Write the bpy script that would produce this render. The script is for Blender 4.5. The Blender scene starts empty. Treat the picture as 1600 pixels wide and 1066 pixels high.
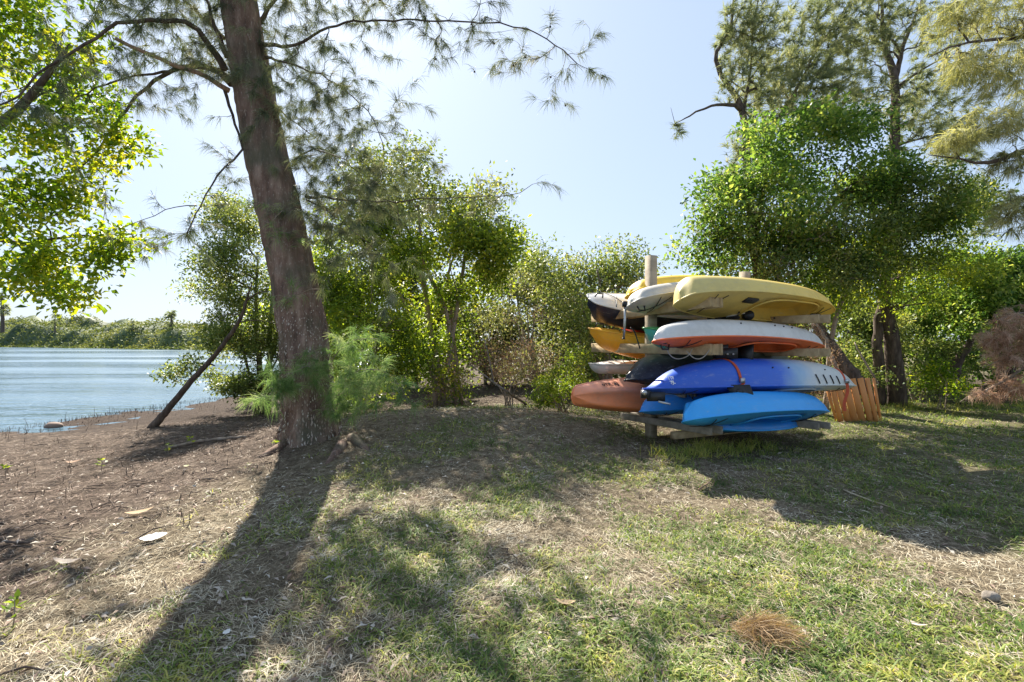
import bpy, math, random
import numpy as np
from mathutils import Vector, Matrix

# ------------------------------------------------------------------ camera, world, sun
scene = bpy.context.scene
COL = scene.collection
R = math.radians
CAMZ = 1.5
F = 800.0                       # focal length in pixels of the 1600 px wide photograph

cam_d = bpy.data.cameras.new('camera')
cam_d.sensor_width = 36.0
cam_d.lens = 18.0
cam_d.clip_start = 0.05
cam_d.clip_end = 4000
cam = bpy.data.objects.new('camera', cam_d)
cam.location = (0, 0, CAMZ)
cam.rotation_euler = (R(90), 0, 0)
COL.objects.link(cam)
scene.camera = cam

SUN_AZ, SUN_EL = -22.0, 40.0
world = bpy.data.worlds.new('World')
scene.world = world
world.use_nodes = True
wn = world.node_tree
for n in list(wn.nodes):
    wn.nodes.remove(n)
w_out = wn.nodes.new('ShaderNodeOutputWorld')
w_bg = wn.nodes.new('ShaderNodeBackground')
w_sky = wn.nodes.new('ShaderNodeTexSky')
w_sky.sky_type = 'NISHITA'
w_sky.sun_disc = False
w_sky.sun_elevation = R(SUN_EL)
w_sky.sun_rotation = R(SUN_AZ)
w_sky.altitude = 0
w_sky.air_density = 1.0
w_sky.dust_density = 1.2
w_sky.ozone_density = 1.5
w_bg.inputs['Strength'].default_value = 0.15
w_gam = wn.nodes.new('ShaderNodeGamma'); w_gam.inputs['Gamma'].default_value = 0.30
w_mul = wn.nodes.new('ShaderNodeMix'); w_mul.data_type = 'RGBA'; w_mul.blend_type = 'MULTIPLY'
w_mul.inputs[0].default_value = 1.0; w_mul.inputs[7].default_value = (1.02, 1.18, 1.42, 1)
wn.links.new(w_sky.outputs['Color'], w_gam.inputs['Color'])
wn.links.new(w_gam.outputs['Color'], w_mul.inputs[6])
wn.links.new(w_mul.outputs[2], w_bg.inputs['Color'])
wn.links.new(w_bg.outputs['Background'], w_out.inputs['Surface'])

sun_d = bpy.data.lights.new('sun', 'SUN')
sun_d.energy = 4.8
sun_d.angle = R(0.6)
sun_d.color = (1.0, 0.93, 0.82)
sun = bpy.data.objects.new('sun', sun_d)
sv = Vector((math.sin(R(SUN_AZ)) * math.cos(R(SUN_EL)), math.cos(R(SUN_AZ)) * math.cos(R(SUN_EL)), math.sin(R(SUN_EL))))
sun.rotation_euler = (-sv).to_track_quat('-Z', 'Y').to_euler()
sun.location = sv * 40
COL.objects.link(sun)

scene.view_settings.view_transform = 'Standard'
scene.view_settings.look = 'None'
scene.view_settings.gamma = 1.0
scene.view_settings.exposure = 1.55
scene.view_settings.use_curve_mapping = False
scene.cycles.max_bounces = 8
scene.cycles.diffuse_bounces = 4
scene.cycles.transmission_bounces = 6
scene.cycles.transparent_max_bounces = 6

# ------------------------------------------------------------------ helpers
def P(px, py, d):
    """point seen at pixel (px, py) of the photograph, d metres in front of the camera"""
    return np.array([(px - 800) / F * d, d, CAMZ + (533 - py) / F * d])

def vnoise(x, y, seed=0):
    x = np.asarray(x, dtype=np.float64); y = np.asarray(y, dtype=np.float64)
    xi = np.floor(x).astype(np.int64); yi = np.floor(y).astype(np.int64)
    fx = x - xi; fy = y - yi
    fx = fx * fx * (3 - 2 * fx); fy = fy * fy * (3 - 2 * fy)
    def h(a, b):
        v = (a * 374761393 + b * 668265263 + seed * 144269504) & 0xffffffff
        v = ((v ^ (v >> 13)) * 1274126177) & 0xffffffff
        v = v ^ (v >> 16)
        return v / 4294967295.0
    return (h(xi, yi) * (1 - fx) + h(xi + 1, yi) * fx) * (1 - fy) + (h(xi, yi + 1) * (1 - fx) + h(xi + 1, yi + 1) * fx) * fy

def sstep(a, b, x):
    t = np.clip((x - a) / (b - a), 0, 1)
    return t * t * (3 - 2 * t)

WATER_Z = -0.40
def shore_x(y):
    y = np.asarray(y, dtype=np.float64)
    return -12.3 + 0.14 * np.clip(y, -20, 24) + 0.25 * (vnoise(y * 0.7, y * 0, 5) - .5)

def height(x, y):
    x = np.asarray(x, dtype=np.float64); y = np.asarray(y, dtype=np.float64)
    xs = shore_x(y)
    u = (-1.5 - x) / (-1.5 - xs)
    h = -0.43 * sstep(0, 1, u) * np.where(u > 0, 1, 0)
    h = h - np.clip(xs - x, 0, 12) * 0.10
    h = h + 0.36 * np.exp(-((x + 0.6) / 3.1) ** 2 - ((y - 7.7) / 2.4) ** 2)
    h = h + 0.03
    near = np.exp(-(np.maximum(np.hypot(x, y) - 14, 0) / 8) ** 2)
    h = h + near * (0.07 * (vnoise(x * .9, y * .9, 1) - .5) + 0.04 * (vnoise(x * 3.1, y * 3.1, 2) - .5) + 0.018 * (vnoise(x * 11, y * 11, 3) - .5))
    return h

def hgt(x, y):
    return float(height(np.array([x]), np.array([y]))[0])

def ground_at(px, py):
    """where the sight line through a pixel meets the ground"""
    d = np.linspace(1.6, 30, 3000)
    x = (px - 800) / F * d
    z = CAMZ + (533 - py) / F * d
    k = np.argmax(z <= height(x, d))
    return np.array([x[k], d[k], hgt(x[k], d[k])])

def make_mesh(name, verts, groups, mats, smooth=False, attrs=None, midx=None):
    """groups: list of integer arrays (n,k); one mesh"""
    me = bpy.data.meshes.new(name)
    verts = np.ascontiguousarray(verts, dtype=np.float32)
    me.vertices.add(len(verts))
    me.vertices.foreach_set('co', verts.ravel())
    nl = sum(g.size for g in groups); nf = sum(len(g) for g in groups)
    me.loops.add(nl)
    me.loops.foreach_set('vertex_index', np.concatenate([g.ravel() for g in groups]).astype(np.int32))
    me.polygons.add(nf)
    ls = []; s = 0
    for g in groups:
        k = g.shape[1]
        ls.append(s + np.arange(len(g)) * k)
        s += g.size
    me.polygons.foreach_set('loop_start', np.concatenate(ls).astype(np.int32))
    if smooth:
        me.polygons.foreach_set('use_smooth', np.ones(nf, dtype=bool))
    if midx is not None:
        me.polygons.foreach_set('material_index', np.asarray(midx, dtype=np.int32))
    me.update(calc_edges=True)
    for m in (mats if isinstance(mats, (list, tuple)) else [mats]):
        me.materials.append(m)
    if attrs:
        for k, v in attrs.items():
            a = me.attributes.new(k, 'FLOAT', 'POINT')
            a.data.foreach_set('value', np.asarray(v, dtype=np.float32))
    return me

def link(name, me, parent=None, label=None, cat=None, group=None, kind=None, M=None):
    o = bpy.data.objects.new(name, me)
    COL.objects.link(o)
    if parent is not None:
        o.parent = parent
    if M is not None:
        o.matrix_basis = M
    if label: o['label'] = label
    if cat: o['category'] = cat
    if group: o['group'] = group
    if kind: o['kind'] = kind
    return o

def thing(name, loc, label, cat, group=None, M=None):
    o = bpy.data.objects.new(name, None)
    o.empty_display_size = 0.1
    COL.objects.link(o)
    if M is not None:
        o.matrix_world = M
    else:
        o.location = loc
    o['label'] = label; o['category'] = cat
    if group: o['group'] = group
    return o

class Geo:
    """collects geometry; build() links it as one mesh"""
    def __init__(s):
        s.v = []; s.g = {3: [], 4: []}; s.n = 0; s.big = []; s.t = []
    def add(s, v, faces, tint=0.5):
        v = np.asarray(v, dtype=np.float64)
        for f in faces:
            f = np.asarray(f, dtype=np.int64)
            if f.size == 0: continue
            if f.ndim == 1: f = f[None, :]
            if f.shape[1] in s.g: s.g[f.shape[1]].append(f + s.n)
            else: s.big.append(f + s.n)
        s.v.append(v); s.n += len(v)
        s.t.append(np.full(len(v), tint) if np.isscalar(tint) else tint)
    def box(s, c, size, M=None):
        c = np.array(c, dtype=float); h = np.array(size) / 2
        k = np.array([[x, y, z] for x in (-1, 1) for y in (-1, 1) for z in (-1, 1)]) * h
        if M is not None: k = k @ np.array(M).T
        s.add(k + c, [np.array([[0, 1, 3, 2], [4, 6, 7, 5], [0, 4, 5, 1], [2, 3, 7, 6], [0, 2, 6, 4], [1, 5, 7, 3]])])
    def beam(s, a, b, w, h, up=(0, 0, 1)):
        a = np.array(a, float); b = np.array(b, float)
        d = b - a; L = np.linalg.norm(d); d /= L
        side = np.cross(d, up); side /= np.linalg.norm(side); u = np.cross(side, d)
        s.box((a + b) / 2, (L, w, h), np.stack([d, side, u], 1))
    def tube(s, pts, rad, k=6, cap=True, tint=0.5):
        pts = np.asarray(pts, float); n = len(pts)
        rad = np.full(n, rad) if np.isscalar(rad) else np.asarray(rad, float)
        T = np.gradient(pts, axis=0); T /= (np.linalg.norm(T, axis=1)[:, None] + 1e-9)
        ref = np.array([0, 0, 1.]) if abs(T[:, 2]).mean() < .8 else np.array([1., 0, 0])
        A = np.cross(T, ref); A /= (np.linalg.norm(A, axis=1)[:, None] + 1e-9)
        B = np.cross(T, A)
        th = np.arange(k) / k * 2 * np.pi
        v = pts[:, None, :] + rad[:, None, None] * (np.cos(th)[None, :, None] * A[:, None, :] + np.sin(th)[None, :, None] * B[:, None, :])
        i = np.arange(n - 1)[:, None] * k; j = np.arange(k)[None, :]; j2 = (j + 1) % k
        q = np.stack([i + j, i + j2, i + k + j2, i + k + j], -1).reshape(-1, 4)
        fs = [q]
        if cap and k > 4:
            fs += [np.arange(k)[::-1][None, :], (np.arange(k) + (n - 1) * k)[None, :]]
        s.add(v.reshape(-1, 3), fs, tint)
    def mesh(s, name, mats, smooth=False):
        gr = [np.concatenate(s.g[k]) for k in (3, 4) if s.g[k]] + s.big
        return make_mesh(name, np.concatenate(s.v), gr, mats, smooth, {'tint': np.concatenate(s.t)})
    def build(s, name, mats, parent=None, smooth=False, **kw):
        return link(name, s.mesh(name, mats, smooth), parent, **kw)

# ------------------------------------------------------------------ materials
def new_mat(name):
    m = bpy.data.materials.new(name); m.use_nodes = True
    nt = m.node_tree
    b = nt.nodes['Principled BSDF']
    return m, nt, b

def nd(nt, t, **kw):
    n = nt.nodes.new(t)
    for k, v in kw.items():
        setattr(n, k, v)
    return n

def ramp(nt, stops, fac=None, interp='LINEAR'):
    r = nd(nt, 'ShaderNodeValToRGB')
    r.color_ramp.interpolation = interp
    e = r.color_ramp.elements
    while len(e) > 1: e.remove(e[-1])
    e[0].position = stops[0][0]; e[0].color = (*stops[0][1], 1)
    for p, c in stops[1:]:
        x = e.new(p); x.color = (*c, 1)
    if fac is not None: nt.links.new(fac, r.inputs['Fac'])
    return r

def noise(nt, scale, detail=4, vec=None, rough=.55, stretch=None, coord='Object', w=None):
    t = nd(nt, 'ShaderNodeTexNoise')
    t.inputs['Scale'].default_value = scale
    t.inputs['Detail'].default_value = detail
    t.inputs['Roughness'].default_value = rough
    tc = nd(nt, 'ShaderNodeTexCoord')
    src = tc.outputs[coord]
    if stretch:
        mp = nd(nt, 'ShaderNodeMapping'); mp.inputs['Scale'].default_value = stretch
        nt.links.new(src, mp.inputs['Vector']); src = mp.outputs['Vector']
    nt.links.new(src, t.inputs['Vector'])
    return t

def mixc(nt, fac, a, b, mode='MIX'):
    m = nd(nt, 'ShaderNodeMix', data_type='RGBA', blend_type=mode)
    for s, v in ((0, fac), (6, a), (7, b)):
        if hasattr(v, 'is_linked') or isinstance(v, bpy.types.NodeSocket): nt.links.new(v, m.inputs[s])
        elif isinstance(v, (int, float)): m.inputs[s].default_value = v
        else: m.inputs[s].default_value = (*v, 1)
    return m.outputs[2]

def bump(nt, b, hsock, strength=.4, dist=.02):
    n = nd(nt, 'ShaderNodeBump')
    n.inputs['Strength'].default_value = strength; n.inputs['Distance'].default_value = dist
    nt.links.new(hsock, n.inputs['Height']); nt.links.new(n.outputs['Normal'], b.inputs['Normal'])
    return n

def leaf_mat(name, cols, trans=.45, rough=.55, clump=.9, tcol=None, spec=.2):
    """cols: ramp over the per-leaf tint attribute, shifted by large clump noise"""
    m, nt, b = new_mat(name)
    at = nd(nt, 'ShaderNodeAttribute', attribute_name='tint')
    nz = noise(nt, clump * 1.6, 3)
    ma = nd(nt, 'ShaderNodeMath', operation='MULTIPLY_ADD')
    nt.links.new(nz.outputs['Fac'], ma.inputs[0]); ma.inputs[1].default_value = 1.5; ma.inputs[2].default_value = -.75
    ad = nd(nt, 'ShaderNodeMath', operation='ADD'); ad.use_clamp = True
    nt.links.new(at.outputs['Fac'], ad.inputs[0]); nt.links.new(ma.outputs[0], ad.inputs[1])
    n = len(cols)
    r = ramp(nt, [(i / (n - 1), c) for i, c in enumerate(cols)], ad.outputs[0])
    nt.links.new(r.outputs['Color'], b.inputs['Base Color'])
    b.inputs['Roughness'].default_value = rough
    b.inputs['Specular IOR Level'].default_value = spec
    if trans > 0:
        tr = nd(nt, 'ShaderNodeBsdfTranslucent')
        tc = mixc(nt, 1.0, r.outputs['Color'], tcol or (1.6, 1.5, .7), 'MULTIPLY')
        nt.links.new(tc, tr.inputs['Color'])
        mx = nd(nt, 'ShaderNodeMixShader'); mx.inputs['Fac'].default_value = trans
        nt.links.new(b.outputs[0], mx.inputs[1]); nt.links.new(tr.outputs[0], mx.inputs[2])
        nt.links.new(mx.outputs[0], nt.nodes['Material Output'].inputs['Surface'])
    return m

def bark_mat(name, c1, c2, c3, scale=9, stretch=(1, 1, .25), bs=.6, fleck=None):
    m, nt, b = new_mat(name)
    nz = noise(nt, scale, 6, stretch=stretch, rough=.65)
    r = ramp(nt, [(.3, c1), (.5, c2), (.72, c3)], nz.outputs['Fac'])
    col = r.outputs['Color']
    if fleck:
        f = noise(nt, 60, 3, stretch=(1, 1, .4))
        fr = ramp(nt, [(.60, (0, 0, 0)), (.70, (.6, .6, .6))], f.outputs['Fac'])
        col = mixc(nt, fr.outputs['Color'], col, fleck)
        g = noise(nt, 1.6, 3)
        gr = ramp(nt, [(.5, (0, 0, 0)), (.66, (.65, .65, .65))], g.outputs['Fac'])
        col = mixc(nt, gr.outputs['Color'], col, (.085, .10, .065))
    nt.links.new(col, b.inputs['Base Color'])
    b.inputs['Roughness'].default_value = .9
    b.inputs['Specular IOR Level'].default_value = .15
    bump(nt, b, nz.outputs['Fac'], bs, .03)
    return m

def plastic(name, c, rough=.38, ramp_x=None, dirt=.18, along='X', fade=None):
    m, nt, b = new_mat(name)
    if ramp_x:
        tc = nd(nt, 'ShaderNodeTexCoord'); sp = nd(nt, 'ShaderNodeSeparateXYZ')
        nt.links.new(tc.outputs['Object'], sp.inputs[0])
        lo, hi, stops = ramp_x
        mr = nd(nt, 'ShaderNodeMapRange'); mr.inputs[1].default_value = lo; mr.inputs[2].default_value = hi
        wob = noise(nt, 2.5, 3)
        ad = nd(nt, 'ShaderNodeMath', operation='MULTIPLY_ADD'); ad.inputs[1].default_value = .12 * (hi - lo); 
        nt.links.new(wob.outputs['Fac'], ad.inputs[0]); nt.links.new(sp.outputs[along], ad.inputs[2])
        nt.links.new(ad.outputs[0], mr.inputs[0])
        col = ramp(nt, stops, mr.outputs[0]).outputs['Color']
    else:
        rgb = nd(nt, 'ShaderNodeRGB'); rgb.outputs[0].default_value = (*c, 1); col = rgb.outputs[0]
    d = noise(nt, 3.2, 6, rough=.7)
    dr = ramp(nt, [(.45, (0, 0, 0)), (.72, (dirt * 1.7,) * 3)], d.outputs['Fac'])
    col = mixc(nt, dr.outputs['Color'], col, (.22, .19, .15))
    s = noise(nt, 26, 6, stretch=(.10, 1, 1), rough=.8)
    sr = ramp(nt, [(.56, (0, 0, 0)), (.66, (.22, .22, .22))], s.outputs['Fac'])
    col = mixc(nt, sr.outputs['Color'], col, (.5, .5, .48))
    nt.links.new(col, b.inputs['Base Color'])
    rr = ramp(nt, [(.3, (rough,) * 3), (.8, (min(rough + .3, 1),) * 3)], d.outputs['Fac'])
    nt.links.new(rr.outputs['Color'], b.inputs['Roughness'])
    bump(nt, b, s.outputs['Fac'], .12, .006)
    return m

def wood(name, c1, c2, scale=10, stretch=(1, 1, .08), rough=.8):
    m, nt, b = new_mat(name)
    nz = noise(nt, scale, 6, stretch=stretch, rough=.7)
    r = ramp(nt, [(.3, c1), (.7, c2)], nz.outputs['Fac'])
    kn = noise(nt, 5, 3)
    kr = ramp(nt, [(.6, (0, 0, 0)), (.8, (.5, .5, .5))], kn.outputs['Fac'])
    col = mixc(nt, kr.outputs['Color'], r.outputs['Color'], tuple(v * .45 for v in c1))
    nt.links.new(col, b.inputs['Base Color'])
    b.inputs['Roughness'].default_value = rough
    b.inputs['Specular IOR Level'].default_value = .25
    bump(nt, b, nz.outputs['Fac'], .3, .01)
    return m

def simple(name, c, rough=.5, metal=0):
    m, nt, b = new_mat(name)
    nz = noise(nt, 22, 4)
    col = mixc(nt, nz.outputs['Fac'], tuple(v * .75 for v in c), tuple(min(v * 1.25, 1) for v in c))
    nt.links.new(col, b.inputs['Base Color'])
    b.inputs['Roughness'].default_value = rough; b.inputs['Metallic'].default_value = metal
    return m

# ground
def ground_mat():
    m, nt, b = new_mat('ground')
    n1 = noise(nt, 1.1, 5); n2 = noise(nt, 9, 8, rough=.75); n3 = noise(nt, 60, 5, rough=.8)
    c1 = ramp(nt, [(.30, (.075, .06, .042)), (.44, (.18, .145, .10)), (.58, (.30, .25, .175)), (.74, (.48, .42, .32))], n2.outputs['Fac'])
    fine = ramp(nt, [(.3, (.55, .52, .50)), (.7, (1.25, 1.22, 1.18))], n3.outputs['Fac'])
    col = mixc(nt, 1.0, c1.outputs['Color'], fine.outputs['Color'], 'MULTIPLY')
    bk = nd(nt, 'ShaderNodeAttribute', attribute_name='bank')
    mud = ramp(nt, [(.36, (.06, .046, .038)), (.54, (.15, .115, .09)), (.70, (.42, .35, .28))], n2.outputs['Fac'])
    mudf = mixc(nt, 1.0, mud.outputs['Color'], fine.outputs['Color'], 'MULTIPLY')
    col = mixc(nt, bk.outputs['Fac'], col, mudf)
    g = nd(nt, 'ShaderNodeAttribute', attribute_name='green')
    gm = nd(nt, 'ShaderNodeMath', operation='MULTIPLY'); gm.inputs[1].default_value = .4
    nt.links.new(g.outputs['Fac'], gm.inputs[0])
    col = mixc(nt, gm.outputs[0], col, (.12, .145, .05))
    w = nd(nt, 'ShaderNodeAttribute', attribute_name='soil_and_dark')
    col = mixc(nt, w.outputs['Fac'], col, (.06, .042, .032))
    nt.links.new(col, b.inputs['Base Color'])
    b.inputs['Roughness'].default_value = .95; b.inputs['Specular IOR Level'].default_value = .1
    ad = nd(nt, 'ShaderNodeMath', operation='ADD')
    nt.links.new(n2.outputs['Fac'], ad.inputs[0]); nt.links.new(n3.outputs['Fac'], ad.inputs[1])
    bump(nt, b, ad.outputs[0], .9, .035)
    return m

def water_mat():
    m, nt, b = new_mat('water')
    b.inputs['Base Color'].default_value = (.10, .17, .22, 1)
    b.inputs['Roughness'].default_value = .12
    b.inputs['IOR'].default_value = 1.33
    n1 = noise(nt, 1.3, 4, stretch=(.5, 1.3, 1), rough=.6)
    n2 = noise(nt, .22, 3, stretch=(.4, 1.4, 1))
    ad = nd(nt, 'ShaderNodeMath', operation='MULTIPLY_ADD'); ad.inputs[1].default_value = 2.5
    nt.links.new(n2.outputs['Fac'], ad.inputs[0]); nt.links.new(n1.outputs['Fac'], ad.inputs[2])
    bump(nt, b, ad.outputs[0], .9, .16)
    n3 = noise(nt, .05, 3, stretch=(.35, 1.6, 1))
    rr = ramp(nt, [(.4, (.06,) * 3), (.6, (.26,) * 3)], n3.outputs['Fac'])
    nt.links.new(rr.outputs['Color'], b.inputs['Roughness'])
    return m

M = {}
M['ground'] = ground_mat(); M['water'] = water_mat()
M['straw'] = leaf_mat('straw', [(.12, .09, .055), (.31, .25, .165), (.50, .43, .30), (.72, .66, .52)], trans=0, rough=.85, clump=2.0, spec=.15)
M['bank_straw'] = leaf_mat('bank_litter', [(.045, .032, .026), (.13, .09, .07), (.27, .20, .155), (.52, .44, .36)], trans=0, rough=.9, clump=2.0, spec=.1)
M['grass'] = leaf_mat('grass_blade', [(.07, .13, .035), (.14, .21, .05), (.26, .32, .075), (.50, .46, .14)], trans=.35, rough=.55, clump=1.5)
M['dry_grass'] = leaf_mat('dry_grass', [(.30, .19, .10), (.46, .32, .19), (.60, .46, .30)], trans=.2, rough=.8)
M['needle_main'] = leaf_mat('needle_grey_green', [(.06, .085, .05), (.12, .15, .085), (.20, .22, .13), (.32, .29, .20)], trans=.3, rough=.6, clump=1.2, tcol=(1.3, 1.3, .8))
M['needle_sprout'] = leaf_mat('needle_fresh_green', [(.09, .16, .06), (.17, .27, .10), (.28, .37, .16), (.44, .46, .28)], trans=.5, rough=.6, clump=2, tcol=(1.3, 1.4, .8))
M['needle_far'] = leaf_mat('needle_olive', [(.12, .15, .085), (.22, .25, .135), (.34, .36, .21), (.50, .47, .32)], trans=.45, rough=.6, clump=.7, tcol=(1.3, 1.3, .75))
M['needle_gold'] = leaf_mat('needle_gold', [(.20, .22, .11), (.34, .35, .17), (.48, .47, .25), (.64, .61, .38)], trans=.4, rough=.6, clump=.8, tcol=(1.3, 1.25, .6))
M['needle_dead'] = leaf_mat('needle_dead', [(.32, .20, .14), (.48, .33, .24), (.66, .50, .40), (.78, .64, .52)], trans=.55, rough=.8, clump=1.2, tcol=(1.1, 1, .9))
M['leaf_bright'] = leaf_mat('leaf_bright', [(.07, .15, .02), (.16, .26, .03), (.32, .38, .035), (.52, .48, .05)], trans=.5, rough=.45, clump=.8, tcol=(1.7, 1.6, .5))
M['leaf_lime'] = leaf_mat('leaf_lime', [(.08, .14, .03), (.17, .26, .045), (.30, .38, .06), (.48, .48, .08)], trans=.5, rough=.45, clump=.7, tcol=(1.6, 1.5, .5))
M['leaf_olive'] = leaf_mat('leaf_olive', [(.06, .10, .035), (.14, .20, .065), (.26, .31, .11), (.42, .42, .18)], trans=.42, rough=.45, clump=.8)
M['leaf_dark'] = leaf_mat('leaf_dark', [(.045, .10, .025), (.09, .18, .045), (.20, .30, .08), (.42, .46, .15)], trans=.5, rough=.45, clump=.8)
M['leaf_grey'] = leaf_mat('leaf_grey_green', [(.075, .10, .05), (.15, .18, .08), (.24, .26, .13), (.36, .35, .20)], trans=.4, rough=.5, clump=.8)
M['leaf_brown'] = leaf_mat('leaf_brown', [(.14, .08, .06), (.26, .155, .11), (.40, .26, .18), (.52, .38, .27)], trans=.2, rough=.8, clump=1.5)
M['leaf_far'] = leaf_mat('leaf_far_mangrove', [(.05, .08, .035), (.11, .15, .05), (.21, .24, .08), (.31, .31, .12)], trans=.2, rough=.7, clump=.12)
M['bark'] = bark_mat('bark_reddish', (.075, .048, .038), (.20, .13, .10), (.38, .28, .22), bs=1.0, fleck=(.5, .45, .38))
M['bark_branch'] = bark_mat('bark_branch', (.045, .035, .03), (.10, .075, .06), (.19, .15, .12), scale=14)
M['bark_dead'] = bark_mat('bark_dead', (.17, .10, .07), (.34, .22, .155), (.48, .36, .27), scale=16)
M['bark_grey'] = bark_mat('bark_grey', (.10, .085, .07), (.22, .19, .16), (.36, .32, .27), scale=12)
M['bark_flake'] = leaf_mat('bark_flake', [(.16, .10, .075), (.30, .22, .17), (.45, .38, .31), (.55, .50, .42)], trans=0, rough=.9, clump=3)
M['twig'] = bark_mat('twig_pale', (.17, .13, .10), (.30, .24, .19), (.42, .36, .30), scale=14)
M['rack_wood'] = wood('weathered_timber', (.30, .21, .11), (.54, .42, .25), stretch=(1, 1, 1), scale=7)
M['grey_wood'] = wood('grey_timber', (.16, .14, .11), (.34, .30, .24), stretch=(1, 1, 1), scale=7)
M['post_wood'] = wood('post_timber', (.24, .19, .13), (.44, .37, .26), stretch=(1, 1, .06))
M['slat_wood'] = wood('orange_slat_wood', (.52, .19, .05), (.70, .32, .11), stretch=(1, 1, .08), rough=.55)
M['black'] = simple('black_plastic', (.015, .015, .017), .45)
M['steel'] = simple('brushed_metal', (.5, .5, .5), .35, .8)
M['strap'] = simple('orange_webbing', (.55, .09, .035), .8)
M['white_mark'] = simple('white_lettering', (.75, .76, .78), .6)
M['dark_mark'] = simple('dark_lettering', (.05, .03, .03), .6)
M['cord'] = simple('grey_cord', (.35, .34, .31), .8)
M['stone'] = simple('brown_stone', (.22, .15, .115), .85)
M['paper'] = simple('pale_leaf', (.72, .70, .66), .8)

# ------------------------------------------------------------------ ground, water, far shore
def green_mask(x, y):
    n = .55 * vnoise(x * 1.3 + 7, y * 1.3, 21) + .3 * vnoise(x * 3.3, y * 3.3, 22) + .15 * vnoise(x * 8, y * 8, 23)
    b = .17 + .33 * np.exp(-((x - 1.0) / 1.7) ** 2 - ((y - 2.2) / 2.0) ** 2)
    b = b + .24 * sstep(2.0, 4.6, x) * sstep(3.2, 6, y) + .12 * sstep(5.5, 9, y) * sstep(3, 5, x)
    b = b + .06 * sstep(.5, 2, x)
    b = b - .16 * sstep(-.8, -2.0, x) - .5 * sstep(-2.3, -3.4, x - .12 * (y - 3))
    b = b + .22 * np.exp(-((x + 0.75) / .45) ** 2 - ((y - 6.0) / .5) ** 2)
    b = b - .5 * sstep(11.0, 12.5, y) * sstep(4.5, 3.5, x)
    return np.clip((n + b - .59) * 3.6, 0, .9)

def bank_mask(x, y):
    return sstep(-2.0, -3.4, x - .25 * (y - 4.5) * np.where(y < 4.5, 1, .25) + .8 * (vnoise(x, y, 31) - .5))

def build_ground():
    n = 420
    t = np.linspace(-1, 1, n)
    gx = 14 * t + 3000 * np.sign(t) * np.abs(t) ** 15
    ty = np.linspace(0, 1, 460)
    gy = -12 + 30 * ty + 3200 * ty ** 22
    X, Y = np.meshgrid(gx, gy)
    x = X.ravel(); y = Y.ravel()
    z = height(x, y)
    z = np.where(x < shore_x(y) - 14, -2.0, z)
    v = np.stack([x, y, z], 1)
    i = np.arange(len(gy) - 1)[:, None] * n; j = np.arange(n - 1)[None, :]
    q = np.stack([i + j, i + j + 1, i + n + j + 1, i + n + j], -1).reshape(-1, 4)
    bank = bank_mask(x, y)
    soil_and_dark = sstep(9.6, 11.0, y - .6 * vnoise(x * 1.5, y * 1.5, 41) + .35 * np.clip(x - 4.5, 0, 3)  * -1) * .8
    soil_and_dark = soil_and_dark * sstep(30, 18, y)
    soil_and_dark = np.maximum(soil_and_dark, .75 * np.exp(-((x - 3.0) / 1.6) ** 2 - ((y - 7.0 - .5 * (x - 3)) / .8) ** 2))  # adds a darker oval of ground under the rack
    me = make_mesh('ground', v, [q], M['ground'], True, {'green': green_mask(x, y), 'bank': bank, 'soil_and_dark': soil_and_dark})
    link('ground', me, kind='structure')

build_ground()

g = Geo()
g.add([[-3000, -400, WATER_Z], [-5, -400, WATER_Z], [-5, 3000, WATER_Z], [-3000, 3000, WATER_Z]], [np.array([[0, 1, 2, 3]])])
g.build('water', M['water'], kind='structure')

def leaf_geo(Pn, D, L, W, rng, bend=.12, tint=None, flat=None):
    n = len(Pn)
    D = D / (np.linalg.norm(D, axis=1)[:, None] + 1e-9)
    rv = rng.normal(size=(n, 3)) if flat is None else flat + .5 * rng.normal(size=(n, 3))
    S = np.cross(D, rv); S /= (np.linalg.norm(S, axis=1)[:, None] + 1e-9)
    N = np.cross(S, D)
    L = np.broadcast_to(L, n)[:, None]; W = np.broadcast_to(W, n)[:, None]
    mid = Pn + D * L * .5 + N * bend * L
    tip = Pn + D * L
    v = np.stack([Pn, mid + S * W / 2, tip, mid - S * W / 2], 1).reshape(-1, 3)
    q = np.arange(n * 4).reshape(-1, 4)
    t = rng.random(n) if tint is None else tint
    return v, q, np.repeat(t, 4)

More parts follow.
